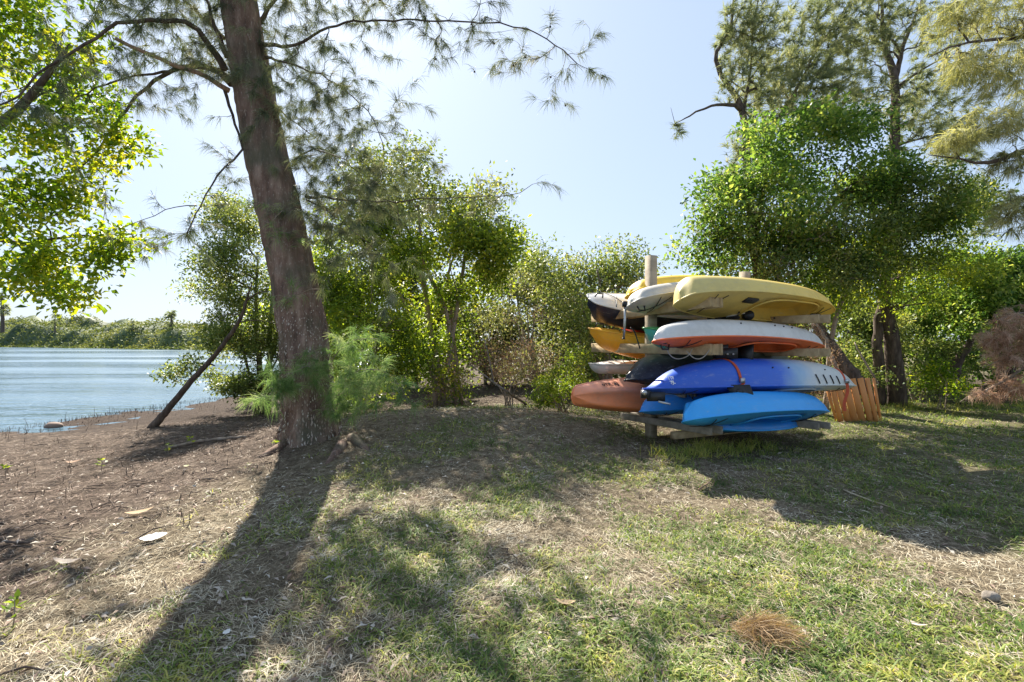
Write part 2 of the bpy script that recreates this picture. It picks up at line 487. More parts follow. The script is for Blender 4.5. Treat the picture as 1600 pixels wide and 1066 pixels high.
def far_shore():
    rng = np.random.default_rng(11)
    A = np.array([-190., 178.]); B = np.array([-20., 84.])
    d = (B - A); L = np.linalg.norm(d); d /= L; nrm = np.array([-d[1], d[0]])
    if nrm[1] < 0: nrm = -nrm
    def prof(s, b):
        hh = (10.8 - 5.4 * np.clip((s - 20) / 130, 0, 1)) * (.80 + .36 * vnoise(s / 17, b / 14, 64))
        lump = vnoise(s / 4.5, b / 4.5, 61)
        rise = sstep(-1.5, 5, b) * .75 + .25 * sstep(5, 14, b)
        return hh * rise * (.66 + .44 * lump) + .8 * (vnoise(s / 1.5, b / 1.5, 62) - .5)
    ns, nb = 240, 30
    s = np.linspace(-160, L + 10, ns); b = np.linspace(-1.5, 30, nb)
    S, Bv = np.meshgrid(s, b)
    xy = A + S.ravel()[:, None] * d + Bv.ravel()[:, None] * nrm
    z = WATER_Z - .2 + prof(S.ravel(), Bv.ravel()) * .93
    v = np.column_stack([xy, z])
    i = np.arange(nb - 1)[:, None] * ns; j = np.arange(ns - 1)[None, :]
    q = np.stack([i + j, i + j + 1, i + ns + j + 1, i + ns + j], -1).reshape(-1, 4)
    g = Geo(); g.add(v, [q], .15)
    n = 42000
    ss = rng.uniform(-160, L + 10, n); bb = rng.uniform(-1.8, 14, n) ** 1.0
    zz = WATER_Z + prof(ss, bb) * rng.uniform(.55, 1.06, n)
    xy = A + ss[:, None] * d + bb[:, None] * nrm
    Pn = np.column_stack([xy, zz])
    D = rng.normal(size=(n, 3)); D[:, 2] = abs(D[:, 2]) * .6
    tint = np.clip(.25 + .55 * vnoise(ss / 3, bb / 3, 63) * rng.uniform(.6, 1.3, n), 0, 1)
    lv, lq, lt = leaf_geo(Pn, D, rng.uniform(.4, .95, n), .4, rng, .2, tint)
    g.add(lv, [lq], lt)
    o = g.build('far_mangrove_wood', M['leaf_far'], kind='stuff', label='long low olive green mangrove wood along the far shore of the water', cat='trees')
far_shore()

# strip of land on which the far wood grows
g = Geo()
xs = np.linspace(0, 1, 30)
a = np.array([-400., 300.]); b = np.array([-15., 82.])
ln = a + (b - a) * xs[:, None]
v = np.concatenate([np.column_stack([ln, np.full(30, WATER_Z - .1)]), np.column_stack([ln + [1.5, 3], np.full(30, WATER_Z + .35)]), np.column_stack([ln + [900, 1900], np.full(30, WATER_Z + .4)])])
i = np.arange(29)
g.add(v, [np.concatenate([np.stack([i + k, i + 1 + k, i + 31 + k, i + 30 + k], 1) for k in (0, 30)])])
g.build('far_bank', M['ground'], kind='structure')

# ------------------------------------------------------------------ tree generator
class Skel:
    def __init__(s, maxn=9000):
        s.p = np.zeros((maxn, 3)); s.par = np.full(maxn, -1); s.plen = np.zeros(maxn); s.n = 0
        s.paths = []; s.tr = {}
    def node(s, p, par):
        i = s.n; s.p[i] = p; s.par[i] = par
        s.plen[i] = 0 if par < 0 else s.plen[par] + np.linalg.norm(p - s.p[par])
        s.n += 1; return i
    def stem(s, pts, rads, seg=.25, par=-1, rng=None, wob=.0):
        pts = np.asarray(pts, float)
        ids = []
        pp, rr = resample(pts, rads, seg)
        if wob and rng is not None and len(pp) > 2:
            pp[1:-1] += rng.normal(size=(len(pp) - 2, 3)) * wob
        for p, r in zip(pp, rr):
            k = s.node(p, par); s.tr[k] = r; ids.append(k); par = k
        s.paths.append(ids); return ids
    def attach(s, targets, rng, seg=.3, up=.15, wob=.05, pen=.25, skip=0):
        c = s.p[:s.n]
        dm = np.array([np.min(np.linalg.norm(c - t, axis=1)) for t in targets])
        for t in targets[np.argsort(dm)]:
            c = s.p[skip:s.n]
            dd = np.linalg.norm(c - t, axis=1)
            cost = dd + pen * s.plen[skip:s.n] + .6 * np.maximum(c[:, 2] - t[2], 0)
            j = int(np.argmin(cost)) + skip
            p0 = s.p[j].copy(); L = np.linalg.norm(t - p0)
            if L < .03: continue
            dr = (p0 - s.p[s.par[j]]) if s.par[j] >= 0 else np.array([0, 0, 1.])
            dr = dr / (np.linalg.norm(dr) + 1e-9)
            c1 = p0 + (dr * .5 + (t - p0) / L * .7 + np.array([0, 0, up])) * L * .45
            m = max(2, int(math.ceil(L / seg)))
            par = j; ids = [j]
            for k in range(1, m + 1):
                u = k / m
                q = (1 - u) ** 2 * p0 + 2 * u * (1 - u) * c1 + u * u * t
                if k < m: q = q + rng.normal(size=3) * wob * min(L, 1)
                par = s.node(q, par); ids.append(par)
            s.paths.append(ids)
            if s.n > len(s.p) - 60: break
    def radii(s, rmin=.006, power=2.3):
        fl = np.zeros(s.n); ch = np.zeros(s.n, bool)
        for i in range(s.n):
            if s.par[i] >= 0: ch[s.par[i]] = True
        for i in range(s.n - 1, -1, -1):
            if not ch[i]: fl[i] += 1
            if s.par[i] >= 0: fl[s.par[i]] += fl[i]
        r = rmin * np.maximum(fl, 1) ** (1 / power)
        for k, v in s.tr.items(): r[k] = v
        for i in range(s.n):      # a child is never thicker than its parent
            if s.par[i] >= 0 and i not in s.tr: r[i] = min(r[i], r[s.par[i]] * .85)
        s.r = r; return r
    def wood(s, g, k_big=8, k_small=4, thr=.03, first=0):
        for ids in s.paths[first:]:
            ids = np.array(ids)
            rr = s.r[ids].copy()
            if len(ids) > 1: rr[0] = min(rr[0], rr[1] * 1.15)
            g.tube(s.p[ids], rr, k_big if rr.max() > thr else k_small, cap=rr.max() > thr)

def resample(pts, rads, seg):
    pts = np.asarray(pts, float)
    # Catmull-Rom through the points
    n = len(pts); rads = np.full(n, rads) if np.isscalar(rads) else np.asarray(rads, float)
    ext = np.vstack([2 * pts[0] - pts[1], pts, 2 * pts[-1] - pts[-2]])
    out = []; ro = []
    for i in range(n - 1):
        p0, p1, p2, p3 = ext[i:i + 4]
        m = max(1, int(np.linalg.norm(p2 - p1) / seg))
        for k in range(m):
            t = k / m
            out.append(.5 * ((2 * p1) + (-p0 + p2) * t + (2 * p0 - 5 * p1 + 4 * p2 - p3) * t * t + (-p0 + 3 * p1 - 3 * p2 + p3) * t ** 3))
            ro.append(rads[i] * (1 - t) + rads[i + 1] * t)
    out.append(pts[-1]); ro.append(rads[-1])
    return np.array(out), np.array(ro)

def blob_targets(blobs, rng, ragged=True):
    out = []
    sub = []
    for (px, py, rx, ry, d, rd, n) in blobs:      # ragged sub-clumps instead of smooth lobes
        if ragged and n >= 20:
            for _ in range(7):
                o = rng.normal(size=3) * .52; f = rng.uniform(.2, .5)
                sub.append((px + o[0] * rx, py + o[1] * ry * 1.1, rx * f, ry * f, d + o[2] * rd, rd * f, max(2, int(n * f * .52))))
        else: sub.append((px, py, rx, ry, d, rd, n))
    for (px, py, rx, ry, d, rd, n) in sub:
        c = P(px, py, d); s = d / F
        u = rng.normal(size=(n, 3)); u /= np.linalg.norm(u, axis=1)[:, None]
        u *= (rng.random(n) ** .45)[:, None]
        out.append(c + u * np.array([rx * s, rd, ry * s]))
    return np.concatenate(out)

def leafy(g, tips, rng, per, sig, L, W, mat_tint=None, dens_noise=True):
    """leaf clusters around twig tips"""
    m = len(tips)
    cnt = rng.poisson(per * rng.uniform(.5, 1.5, m))
    idx = np.repeat(np.arange(m), cnt); n = len(idx)
    off = np.clip(rng.normal(size=(n, 3)), -1.7, 1.7) * sig * np.array([1, 1, .75])
    Pn = tips[idx] + off
    D = off / (np.linalg.norm(off, axis=1)[:, None] + 1e-6) * .6 + rng.normal(size=(n, 3)) * .7 + np.array([0, 0, -.1])
    base = rng.uniform(.15, .75, m)
    tint = np.clip(base[idx] + rng.normal(size=n) * .13, 0, 1)
    flat = np.tile([0, 0, 1.], (n, 1))
    v, q, t = leaf_geo(Pn, D, rng.uniform(.45, 1.35, n) * L, rng.uniform(.6, 1.25, n) * W, rng, .16, tint, flat=flat * 1.0)
    g.add(v, [q], t)
    return n

def needles(g, pts, dirs, rng, per=10, L=.2, W=.003, droop=.5, spread=.35, along=.5, tb=.45):
    """tufts of long thin hanging branchlets, bent twice"""
    m = len(pts)
    cnt = rng.poisson(per * rng.uniform(.4, 1.6, m))
    idx = np.repeat(np.arange(m), cnt); n = len(idx)
    td = dirs * along + rng.normal(size=(m, 3)) * .25
    td[:, 2] -= droop
    td /= (np.linalg.norm(td, axis=1)[:, None] + 1e-9)
    D = td[idx] + rng.normal(size=(n, 3)) * spread
    D /= (np.linalg.norm(D, axis=1)[:, None] + 1e-9)
    base = pts[idx] + rng.normal(size=(n, 3)) * .012
    l = (rng.uniform(.5, 1.25, n) * L)[:, None]
    S = np.cross(D, rng.normal(size=(n, 3))); S /= (np.linalg.norm(S, axis=1)[:, None] + 1e-9)
    mid = base + D * l * .5 
    D2 = D + np.array([0, 0, -.45]) * (droop > 0)
    D2 /= (np.linalg.norm(D2, axis=1)[:, None] + 1e-9)
    tip = mid + D2 * l * .5
    w = W / 2
    v = np.stack([base - S * w, base + S * w, mid + S * w * .8, mid - S * w * .8, tip], 1).reshape(-1, 3)
    o = np.arange(n)[:, None] * 5
    q = o + np.array([[0, 1, 2, 3]]); t3 = o + np.array([[3, 2, 4]])
    tn = np.clip(rng.normal(tb, .2, m)[idx] + rng.normal(size=n) * .12, 0, 1)
    g.add(v, [q, t3], np.repeat(tn, 5))
    return n

def twig_samples(sk, first, rng, step=.05, frac=1.0, rmax=.02):
    """points and directions along the thin wood"""
    Ps = []; Ds = []
    for ids in sk.paths[first:]:
        p = sk.p[np.array(ids)]
        r = sk.r[np.array(ids)]
        for a in range(len(p) - 1):
            if r[a + 1] > rmax: continue
            L = np.linalg.norm(p[a + 1] - p[a]); k = rng.poisson(L / step * frac)
            if k:
                u = rng.random(k)[:, None]
                Ps.append(p[a] + (p[a + 1] - p[a]) * u); Ds.append(np.tile((p[a + 1] - p[a]) / (L + 1e-9), (k, 1)))
    return np.concatenate(Ps), np.concatenate(Ds)

def on_ground(px, d, dz=-.05):
    x = (px - 800) / F * d
    return np.array([x, d, hgt(x, d) + dz])

def broad_tree(name, label, cat, stems, blobs, seed, leafmat, barkmat, per=26, sig=.17, L=.07, W=.04, group=None, rmin=.006, up=.15, seg=.3, extra=0, dead_frac=0):
    """stems: list of (points, radii). blobs are crown regions"""
    rng = np.random.default_rng(seed)
    sk = Skel(); rmin = rmin * 1.25
    for pts, rads in stems:
        sk.stem(pts, rads, .25, rng=rng, wob=.012)
    tg = blob_targets(blobs, rng)
    ns = len(stems)
    sk.attach(tg, rng, seg=seg, up=up)
    sk.radii(rmin)
    base = sk.p[0]
    root = thing(name, base, label, cat, group)
    off = Matrix.Translation(-Vector(base))
    g = Geo(); sk.wood(g)
    g.v = [a - base for a in g.v]
    g.build('trunk', barkmat, root, smooth=True)
    tips = np.array([sk.p[ids[-1]] for ids in sk.paths[ns:]])
    mids = np.array([sk.p[ids[len(ids) // 2]] for ids in sk.paths[ns:] if len(ids) > 2])
    g = Geo()
    k = rng.random(len(tips)) >= dead_frac
    leafy(g, tips[k], rng, per, sig, L, W)
    if len(mids): leafy(g, mids, rng, per * .35, sig, L, W)
    g.v = [a - base for a in g.v]
    g.build('crown', leafmat, root)
    return root

# ------------------------------------------------------------------ the big casuarina
def big_tree():
    rng = np.random.default_rng(3)
    base = ground_at(484, 683)
    D0 = base[1]
    root = thing('casuarina_tree', base, 'large leaning reddish brown casuarina tree in the left foreground with flaking bark', 'tree')
    s = D0 / 6.0
    ctr = [(482, 712, D0), (484, 660, D0), (480, 600, D0), (470, 500, D0), (452, 400, D0), (430, 300, D0 - .02), (408, 200, D0 - .05), (388, 100, D0 - .1), (373, 0, D0 - .15), (352, -140, D0 - .2), (335, -320, D0 - .3), (322, -560, D0 - .3), (315, -800, D0 - .3)]
    rpx = [.86 * q for q in (55, 49, 44, 41.5, 39, 37.5, 34, 32.5, 30.5, 26, 19, 11, 3)]
    pts = np.array([P(*c) for c in ctr]); rad = np.array([r / F * c[2] for r, c in zip(rpx, ctr)])
    cp, cr = resample(pts, rad, .022)
    n = len(cp); k = 72
    T = np.gradient(cp, axis=0); T /= np.linalg.norm(T, axis=1)[:, None]
    A = np.cross(T, [0, 1., 0]); A /= np.linalg.norm(A, axis=1)[:, None]; B = np.cross(T, A)
    th = np.arange(k) / k * 2 * np.pi
    TH, S = np.meshgrid(th, np.arange(n) * .022)
    hh = S - .1
    def wn(ft, fs, sd):   # noise that closes round the trunk
        u = TH / (2 * np.pi)
        a = vnoise(TH * ft, S * fs, sd); b = vnoise((TH - 2 * np.pi) * ft, S * fs, sd)
        return a * (1 - u) + b * u
    disp = .042 * (1 - 2 * abs(wn(5, 2.0, 71) - .5)) + .034 * wn(11, 5.5, 72) + .016 * wn(22, 14, 73) - .05
    disp += .05 * (wn(1.2, .8, 74) - .5)
    flare = np.exp(-np.clip(hh, 0, 9) / .22)
    lobes = .03 + .10 * np.clip(np.cos(TH * 3 + .6), -.3, 1) + .05 * np.cos(TH * 7 + 2)
    rr = cr[:, None] + disp * np.clip(cr / .3, .3, 1)[:, None] + flare * lobes
    v = cp[:, None, :] + rr[..., None] * (np.cos(TH)[..., None] * A[:, None, :] + np.sin(TH)[..., None] * B[:, None, :])
    i = np.arange(n - 1)[:, None] * k; j = np.arange(k)[None, :]; j2 = (j + 1) % k
    q = np.stack([i + j, i + j2, i + k + j2, i + k + j], -1).reshape(-1, 4)
    g = Geo(); g.add(v.reshape(-1, 3) - base, [q])
    g.build('trunk', M['bark'], root, smooth=False)
    # curled bark flakes on the lower trunk
    m = 3800
    ii = (rng.random(m) ** 2.2 * 90).astype(int); jj = rng.integers(0, k, m)
    pv = v[ii, jj]; nrm = pv - cp[ii]; nrm /= np.linalg.norm(nrm, axis=1)[:, None]
    dd = np.tile([0, 0, -1.], (m, 1)) + .25 * nrm + .22 * rng.normal(size=(m, 3))
    fv, fq, ft = leaf_geo(pv + nrm * .004, dd, rng.uniform(.02, .085, m) * np.exp(-ii / 120) , rng.uniform(.008, .022, m), rng, .15, flat=nrm * 2)
    g = Geo(); g.add(fv - base, [fq], ft)
    g.build('bark_flakes', M['bark_flake'], root, kind='stuff')
    # surface roots
    for a, b_, c_ in (((545, 690), (570, 700), (590, 712)), ((440, 700), (415, 712), (392, 716)), ((530, 700), (520, 716), (505, 728))):
        g = Geo()
        pts2 = [ground_at(*a) + [0, .12, .02], ground_at(*b_) + [0, 0, .0], ground_at(*c_) + [0, 0, -.04]]
        rp, rq = resample(pts2, [.07, .045, .02], .05)
        g.tube(rp - base, rq, 8)
        g.build('root', M['bark'], root, smooth=True)
    # branches: px, py, depth offset ; start radius, end radius ; foliage density ; label
    def branch(path, r0, r1, mat='bark_branch', tw=40, spread=.5, dens=1.0, nl=.17, droop=.45, nm='needle_main', label=None, seed=0, cone=False, hang=.25, nw=.0036, per=14):
        rg = np.random.default_rng(100 + seed)
        pts = np.array([P(x, y, D0 + dz) for x, y, dz in path])
        sk = Skel(5000)
        sk.stem(pts, (r0 * .68) * (max(r1 * .8, .003) / (r0 * .68)) ** np.linspace(0, 1, len(pts)) ** .8, .12, rng=rg, wob=.008)
        if tw:
            c = sk.p[:sk.n]
            f = rg.uniform(.12, 1.0, tw)
            t = c[(f * (sk.n - 1)).astype(int)] + rg.normal(size=(tw, 3)) * spread * np.array([1, .8, .8]) + np.array([.0, 0, -hang])
            sk.attach(t, rg, seg=.12, up=.2, wob=.03, pen=.0)
        sk.radii(.0035)
        g = Geo(); sk.wood(g, 8, 3, .018)
        g.v = [a - base for a in g.v]
        b = g.build('branch', M[mat], root, smooth=True)
        if label: b['label'] = label
        if tw:
            ps, ds = twig_samples(sk, 1, rg, .05, dens, .02)
            g = Geo(); needles(g, ps, ds, rg, per, nl, nw, droop, .42, .6)
            g.v = [a - base for a in g.v]
            g.build('foliage', M[nm], b)
            if cone:
                g = Geo()
                for q_ in ps[rg.integers(0, len(ps), 26)]:
                    q2 = q_ - base + [0, 0, -.03]
                    g.tube([q2 + [0, 0, .012], q2 + [0, 0, .006], q2 - [0, 0, .006], q2 - [0, 0, .012]], [.004, .011, .011, .004], 6)
                g.build('seed_cones', M['bark_branch'], b, kind='stuff')
    branch([(358, 142, 0), (310, 115, -.15), (250, 92, -.35), (180, 60, -.6)], .055, .028, 'bark_dead', tw=0, label='bare reddish dead stub of a branch')
    branch([(362, 130, 0), (340, 112, .1), (300, 104, .2), (255, 118, .3), (215, 150, .3), (180, 198, .25), (138, 250, .2), (95, 282, .2), (68, 303, .2)], .09, .012, tw=24, spread=.35, dens=.5, seed=1)
    branch([(352, 110, -.1), (320, 60, -.3), (290, 34, -.5), (235, 33, -.7), (180, 36, -.8), (150, 60, -.9), (100, 90, -1.0), (60, 115, -1.1), (30, 150, -1.2), (-20, 170, -1.3)], .07, .012, tw=110, spread=.42, dens=.9, seed=2, hang=.15)
    branch([(270, 112, .3), (210, 118, .2), (150, 138, .1), (95, 170, 0), (50, 212, -.1), (-10, 250, -.2)], .03, .006, tw=30, spread=.3, dens=.5, seed=3)
    branch([(350, 138, 0), (362, 180, -.1), (378, 235, -.25), (350, 262, -.4), (330, 290, -.5), (312, 320, -.6), (292, 364, -.7)], .035, .008, tw=26, spread=.28, dens=.8, seed=4)
    branch([(308, 322, -.6), (275, 325, -.6), (240, 335, -.7), (200, 352, -.8), (165, 364, -.9)], .012, .004, tw=16, spread=.25, dens=.5, seed=5)
    branch([(140, 250, .2), (160, 275, .1), (165, 320, 0), (160, 360, 0)], .014, .004, tw=10, spread=.2, dens=.5, seed=6)
    branch([(405, 70, -.1), (440, 72, -.2), (462, 70, -.3), (500, 48, -.5), (540, 36, -.6), (600, 32, -.8), (700, 33, -1.0), (780, 38, -1.2), (840, 52, -1.3), (880, 80, -1.4), (902, 100, -1.4)], .045, .006, tw=120, spread=.30, dens=.75, seed=7, cone=True, hang=.12)
    branch([(412, 90, -.1), (450, 100, -.3), (500, 118, -.5), (550, 150, -.6), (585, 190, -.7), (600, 240, -.7)], .03, .005, tw=190, spread=.36, dens=1.0, seed=8, hang=.25, label='drooping side branch hung with grey green needles')
    branch([(402, 40, .1), (430, 0, .2), (470, -30, .3), (540, -60, .3), (600, -70, .2), (700, -80, 0)], .05, .01, tw=130, spread=.5, dens=.9, seed=9, hang=.1)
    branch([(420, 150, .1), (450, 185, .2), (480, 205, .3), (520, 240, .3), (545, 290, .3)], .026, .005, tw=130, spread=.36, dens=1.0, seed=10)
    branch([(462, 248, 0), (490, 235, -.1), (530, 245, -.3), (560, 270, -.4), (590, 320, -.4)], .028, .005, tw=110, spread=.32, dens=1.2, seed=11)
    branch([(478, 308, 0), (520, 310, -.1), (560, 314, -.2), (620, 316, -.4), (660, 310, -.5), (720, 308, -.6), (780, 306, -.7), (815, 300, -.8), (832, 288, -.8)], .032, .004, tw=50, spread=.22, dens=.6, seed=12, hang=.0)
    branch([(478, 312, -.1), (510, 330, -.2), (545, 355, -.4), (580, 385, -.5), (610, 410, -.5)], .018, .004, tw=90, spread=.28, dens=1.2, seed=13)
    branch([(356, 90, -.05), (335, 40, -.2), (320, -10, -.3), (290, -60, -.4), (240, -100, -.5)], .06, .012, tw=140, spread=.5, dens=1.0, seed=14, hang=.05)
    branch([(350, 60, .2), (310, 20, .5), (270, -10, .7), (200, -30, .9), (120, -40, 1.0)], .04, .01, tw=130, spread=.5, dens=.9, seed=15)
    branch([(375, 10, -.2), (420, -30, -.5), (500, -70, -.9), (600, -120, -1.2)], .05, .01, tw=110, spread=.6, dens=.7, seed=16, hang=0)
    # the crown above the frame: it makes the dappled shade on the ground
    rg = np.random.default_rng(55)
    for q_ in range(13):
        f = rg.uniform(-620, -40); c = np.interp(-f, [0, 140, 320, 560, 800], [373, 352, 335, 322, 315])
        az = q_ * 2.4; Lb = rg.uniform(1.6, 3.2) * (1 - (-f) / 1300)
        p0 = P(c, f, D0 - .2)
        path = []
        for u in (0, .3, .65, 1):
            w = p0 + np.array([math.cos(az), math.sin(az), .25 - .35 * u]) * Lb * u
            path.append((w[0] / w[1] * F + 800, 533 - (w[2] - CAMZ) / w[1] * F, w[1] - D0))
        branch(path, .045, .008, tw=60, spread=.55, dens=.6, seed=30 + q_, hang=.1, nw=.008, per=8, nl=.22)
    # fresh feathery sprouts round the foot of the trunk
    def sprout(path, tw, spread, seed, nl=.2, per=13, label=None, droop=.35):
        branch(path, .012, .004, 'twig', tw=tw, spread=spread, dens=1.5, nl=nl, droop=droop, nm='needle_sprout', seed=seed, hang=0, nw=.0034, per=int(per * 1.1), label=label)
    sprout([(520, 600, -.4), (545, 585, -.6), (580, 575, -.75), (615, 590, -.8), (640, 630, -.8)], 60, .15, 50, label='fresh green feathery shoot arching right from the foot of the trunk')
    sprout([(520, 620, -.4), (550, 610, -.6), (580, 610, -.7), (605, 640, -.7)], 50, .14, 51)
    sprout([(500, 590, -.35), (480, 572, -.55), (450, 585, -.65), (425, 610, -.7), (405, 645, -.7)], 60, .12, 52)
    sprout([(515, 570, -.4), (530, 545, -.5), (555, 530, -.6), (590, 530, -.6)], 40, .15, 53)
    sprout([(510, 640, -.45), (535, 630, -.6), (550, 655, -.7)], 30, .1, 54, nl=.15)
    sprout([(455, 470, -.35), (470, 455, -.5), (500, 452, -.6)], 14, .12, 55, nl=.16, per=8)
    sprout([(440, 330, -.35), (425, 350, -.5), (440, 390, -.55)], 16, .16, 56, nl=.16, per=7)
    return base
TREE = big_tree()

# ------------------------------------------------------------------ broadleaf tree hanging in from the left
def pl(*a):
    return np.array([P(*q) for q in a])

broad_tree('sea_hibiscus_tree', 'broadleaf tree with sunlit yellow green leaves hanging in from the left edge', 'tree',
    [(np.vstack([on_ground(-260, 7.5), pl((-230, 400, 7.4), (-180, 280, 7.2), (-90, 230, 7.0), (0, 193, 6.7), (45, 155, 6.6), (78, 112, 6.6), (110, 70, 6.6))]), [.16, .14, .12, .085, .06, .05, .035, .02]),
     (pl((-180, 280, 7.2), (-90, 330, 7.0), (20, 380, 6.8), (110, 370, 6.7)), [.06, .05, .03, .015])],
    [(40, 50, 60, 45, 6.8, .5, 22), (120, 90, 60, 45, 7.0, .5, 20), (60, 130, 70, 40, 7.2, .6, 18), (150, 165, 60, 45, 7.0, .5, 22), (30, 205, 50, 35, 6.6, .5, 14), (185, 215, 40, 24, 6.8, .35, 12),
     (110, 245, 70, 28, 6.8, .5, 16), (50, 300, 60, 30, 6.6, .5, 18), (125, 310, 50, 22, 6.8, .4, 12), (60, 355, 80, 28, 6.5, .5, 26), (190, 375, 50, 18, 6.6, .3, 14), (90, 410, 80, 24, 6.4, .4, 26),
     (50, 445, 55, 18, 6.3, .3, 14), (110, 462, 36, 14, 6.2, .25, 8), (-60, 300, 60, 120, 7.0, .6, 30), (-80, 120, 70, 100, 7.0, .6, 25), (20, -20, 120, 40, 7.2, .6, 20)],
    21, M['leaf_bright'], M['bark_branch'], per=25, sig=.13, L=.10, W=.055, rmin=.004)

# ------------------------------------------------------------------ dead leaning trunk over the bank
lean_base = ground_at(236, 668)
g = Geo()
lb = lean_base
dl = lb[1]
pts = [lb + [0, 0, -.04], P(262, 640, dl + .05), P(300, 594, dl + .1), P(340, 550, dl + .15), P(372, 505, dl + .2), P(385, 470, dl + .2), P(393, 440, dl + .2)]
rp, rq = resample(pts, [.085, .066, .056, .046, .038, .026, .01], .08)
rp[1:-1] += np.random.default_rng(4).normal(size=(len(rp) - 2, 3)) * .006
leanroot = thing('leaning_dead_trunk', lb, 'bare grey trunk leaning over the bank beside the water', 'dead tree')
g.tube(rp - lb, rq, 12)
g.build('trunk', M['bark_branch'], leanroot, smooth=True)
for a, b_, r in (((378, 492), (330, 500), .012), ((385, 470), (420, 455), .02), ((318, 575), (336, 572), .035), ((372, 503), (440, 508), .012)):
    g = Geo(); p0 = P(a[0], a[1], dl + .2); p1 = P(b_[0], b_[1], dl + .1)
    mp = (p0 + p1) / 2 + [0, 0, .06]
    a2, b2 = resample([p0, mp, p1], [r, r * .7, r * .3], .06)
    g.tube(a2 - lb, b2, 6); g.build('branch_stub', M['bark_branch'], leanroot, smooth=True)

# ------------------------------------------------------------------ shrubs and trees of the thicket
def stems_fan(px, d, n, top, spread, seed, r=.05):
    rg = np.random.default_rng(seed); out = []
    for i in range(n):
        b = on_ground(px + rg.uniform(-12, 12), d + rg.uniform(-.3, .3))
        tx = px + rg.uniform(-spread, spread); ty = top + rg.uniform(0, 60)
        mid = P((px + tx) / 2 + rg.uniform(-12, 12), (ty + 610) / 2, d)
        out.append((np.array([b, mid, P(tx, ty, d + rg.uniform(-.5, .5))]), [r, r * .75, r * .35]))
    return out

TG = 'trees and shrubs of the thicket'
broad_tree('mangrove_tree', 'grey green mangrove tree behind the bare trunk leaning over the bank', 'tree', stems_fan(410, 12.6, 4, 400, 50, 31, .07),
    [(350, 330, 50, 35, 12.5, .8, 60), (380, 380, 60, 40, 12.4, .8, 70), (330, 430, 42, 28, 12.2, .6, 34), (395, 440, 60, 40, 12.4, .9, 60), (345, 380, 45, 30, 12.2, .6, 34)],
    31, M['leaf_olive'], M['bark_grey'], per=29, sig=.20, L=0.084, W=0.048, group=TG)
broad_tree('mangrove_shrub', 'low mangrove shrub with roots in the bank, behind the foot of the leaning trunk', 'shrub', stems_fan(410, 12.0, 5, 520, 50, 32, .04),
    [(345, 520, 40, 28, 11.9, .6, 40), (390, 540, 50, 40, 11.9, .7, 75), (360, 580, 46, 26, 11.8, .6, 44), (400, 605, 46, 25, 11.8, .6, 54), (420, 500, 40, 40, 12.0, .6, 50), (275, 585, 24, 12, 11.2, .25, 14), (300, 570, 20, 10, 11.3, .25, 8), (365, 480, 40, 30, 12.0, .6, 36)],
    32, M['leaf_olive'], M['bark_branch'], per=29, sig=.12, L=0.078, W=0.046, group=TG)
broad_tree('buttonwood_tree', 'tall airy tree with a sparse green top, right of the big foreground trunk', 'tree', stems_fan(690, 11.0, 3, 300, 60, 33, .06),
    [(600, 270, 55, 36, 10.8, .8, 48), (650, 245, 30, 20, 10.8, .6, 14), (680, 300, 70, 34, 11.0, .8, 44), (760, 300, 40, 16, 10.8, .5, 14), (610, 330, 80, 35, 11.0, .9, 50), (720, 350, 60, 30, 11.0, .8, 40), (560, 300, 40, 40, 10.8, .7, 26)],
    33, M['leaf_olive'], M['twig'], per=29, sig=.23, L=0.095, W=0.057, group=TG, dead_frac=.08)
broad_tree('buttonwood_tree', 'lime green tree with slanting reddish stems in the middle of the thicket', 'tree',
    [(np.vstack([on_ground(712, 11.2), pl((700, 500, 11.0), (665, 420, 10.9), (655, 380, 10.9))]), [.06, .05, .035, .02]), (np.vstack([on_ground(722, 11.4), pl((708, 520, 11.2), (700, 430, 11.2), (720, 380, 11.2))]), [.05, .04, .03, .015]), (np.vstack([on_ground(700, 11.0), pl((655, 540, 10.8), (630, 470, 10.8), (600, 420, 10.8))]), [.04, .035, .025, .012])],
    [(740, 370, 60, 34, 10.8, .8, 66), (770, 420, 40, 28, 10.9, .7, 40), (650, 400, 70, 30, 10.9, .9, 50), (700, 450, 80, 28, 11.0, .9, 50), (590, 400, 50, 40, 10.8, .8, 40), (780, 365, 30, 18, 10.7, .5, 16)],
    34, M['leaf_lime'], M['twig'], per=35, sig=.23, L=0.095, W=0.057, group=TG)
broad_tree('buttonwood_shrub', 'yellow green shrub directly right of the big foreground trunk', 'shrub', stems_fan(560, 10.2, 5, 440, 60, 35, .03),
    [(540, 420, 60, 40, 10.2, .8, 50), (560, 480, 70, 45, 10.2, .8, 60), (530, 540, 60, 45, 10.0, .7, 50), (620, 500, 50, 50, 10.4, .8, 50), (640, 560, 55, 34, 10.4, .7, 50), (520, 380, 40, 40, 10.6, .7, 30), (500, 470, 30, 50, 10.4, .6, 30), (580, 360, 60, 40, 10.6, .8, 36), (590, 590, 60, 24, 10.2, .6, 40), (690, 530, 60, 34, 11.6, .7, 34), (690, 590, 60, 20, 11.2, .6, 30)],
    35, M['leaf_lime'], M['twig'], per=35, sig=.21, L=0.090, W=0.052, group=TG)
broad_tree('thicket_shrub', 'olive shrub with many crossing grey stems, left of the rack behind the dry brush', 'shrub', stems_fan(850, 12.5, 8, 470, 80, 36, .035),
    [(840, 450, 60, 30, 12.5, 1, 44), (800, 500, 60, 40, 12.3, 1, 44), (880, 500, 50, 50, 12.4, 1, 46), (900, 560, 50, 40, 12.0, .8, 40), (860, 430, 50, 25, 12.8, .9, 30), (760, 470, 60, 40, 12.6, .9, 44), (830, 560, 60, 30, 12.2, .8, 40)],
    36, M['leaf_grey'], M['twig'], per=25, sig=.23, L=0.078, W=0.046, group=TG, dead_frac=.35)
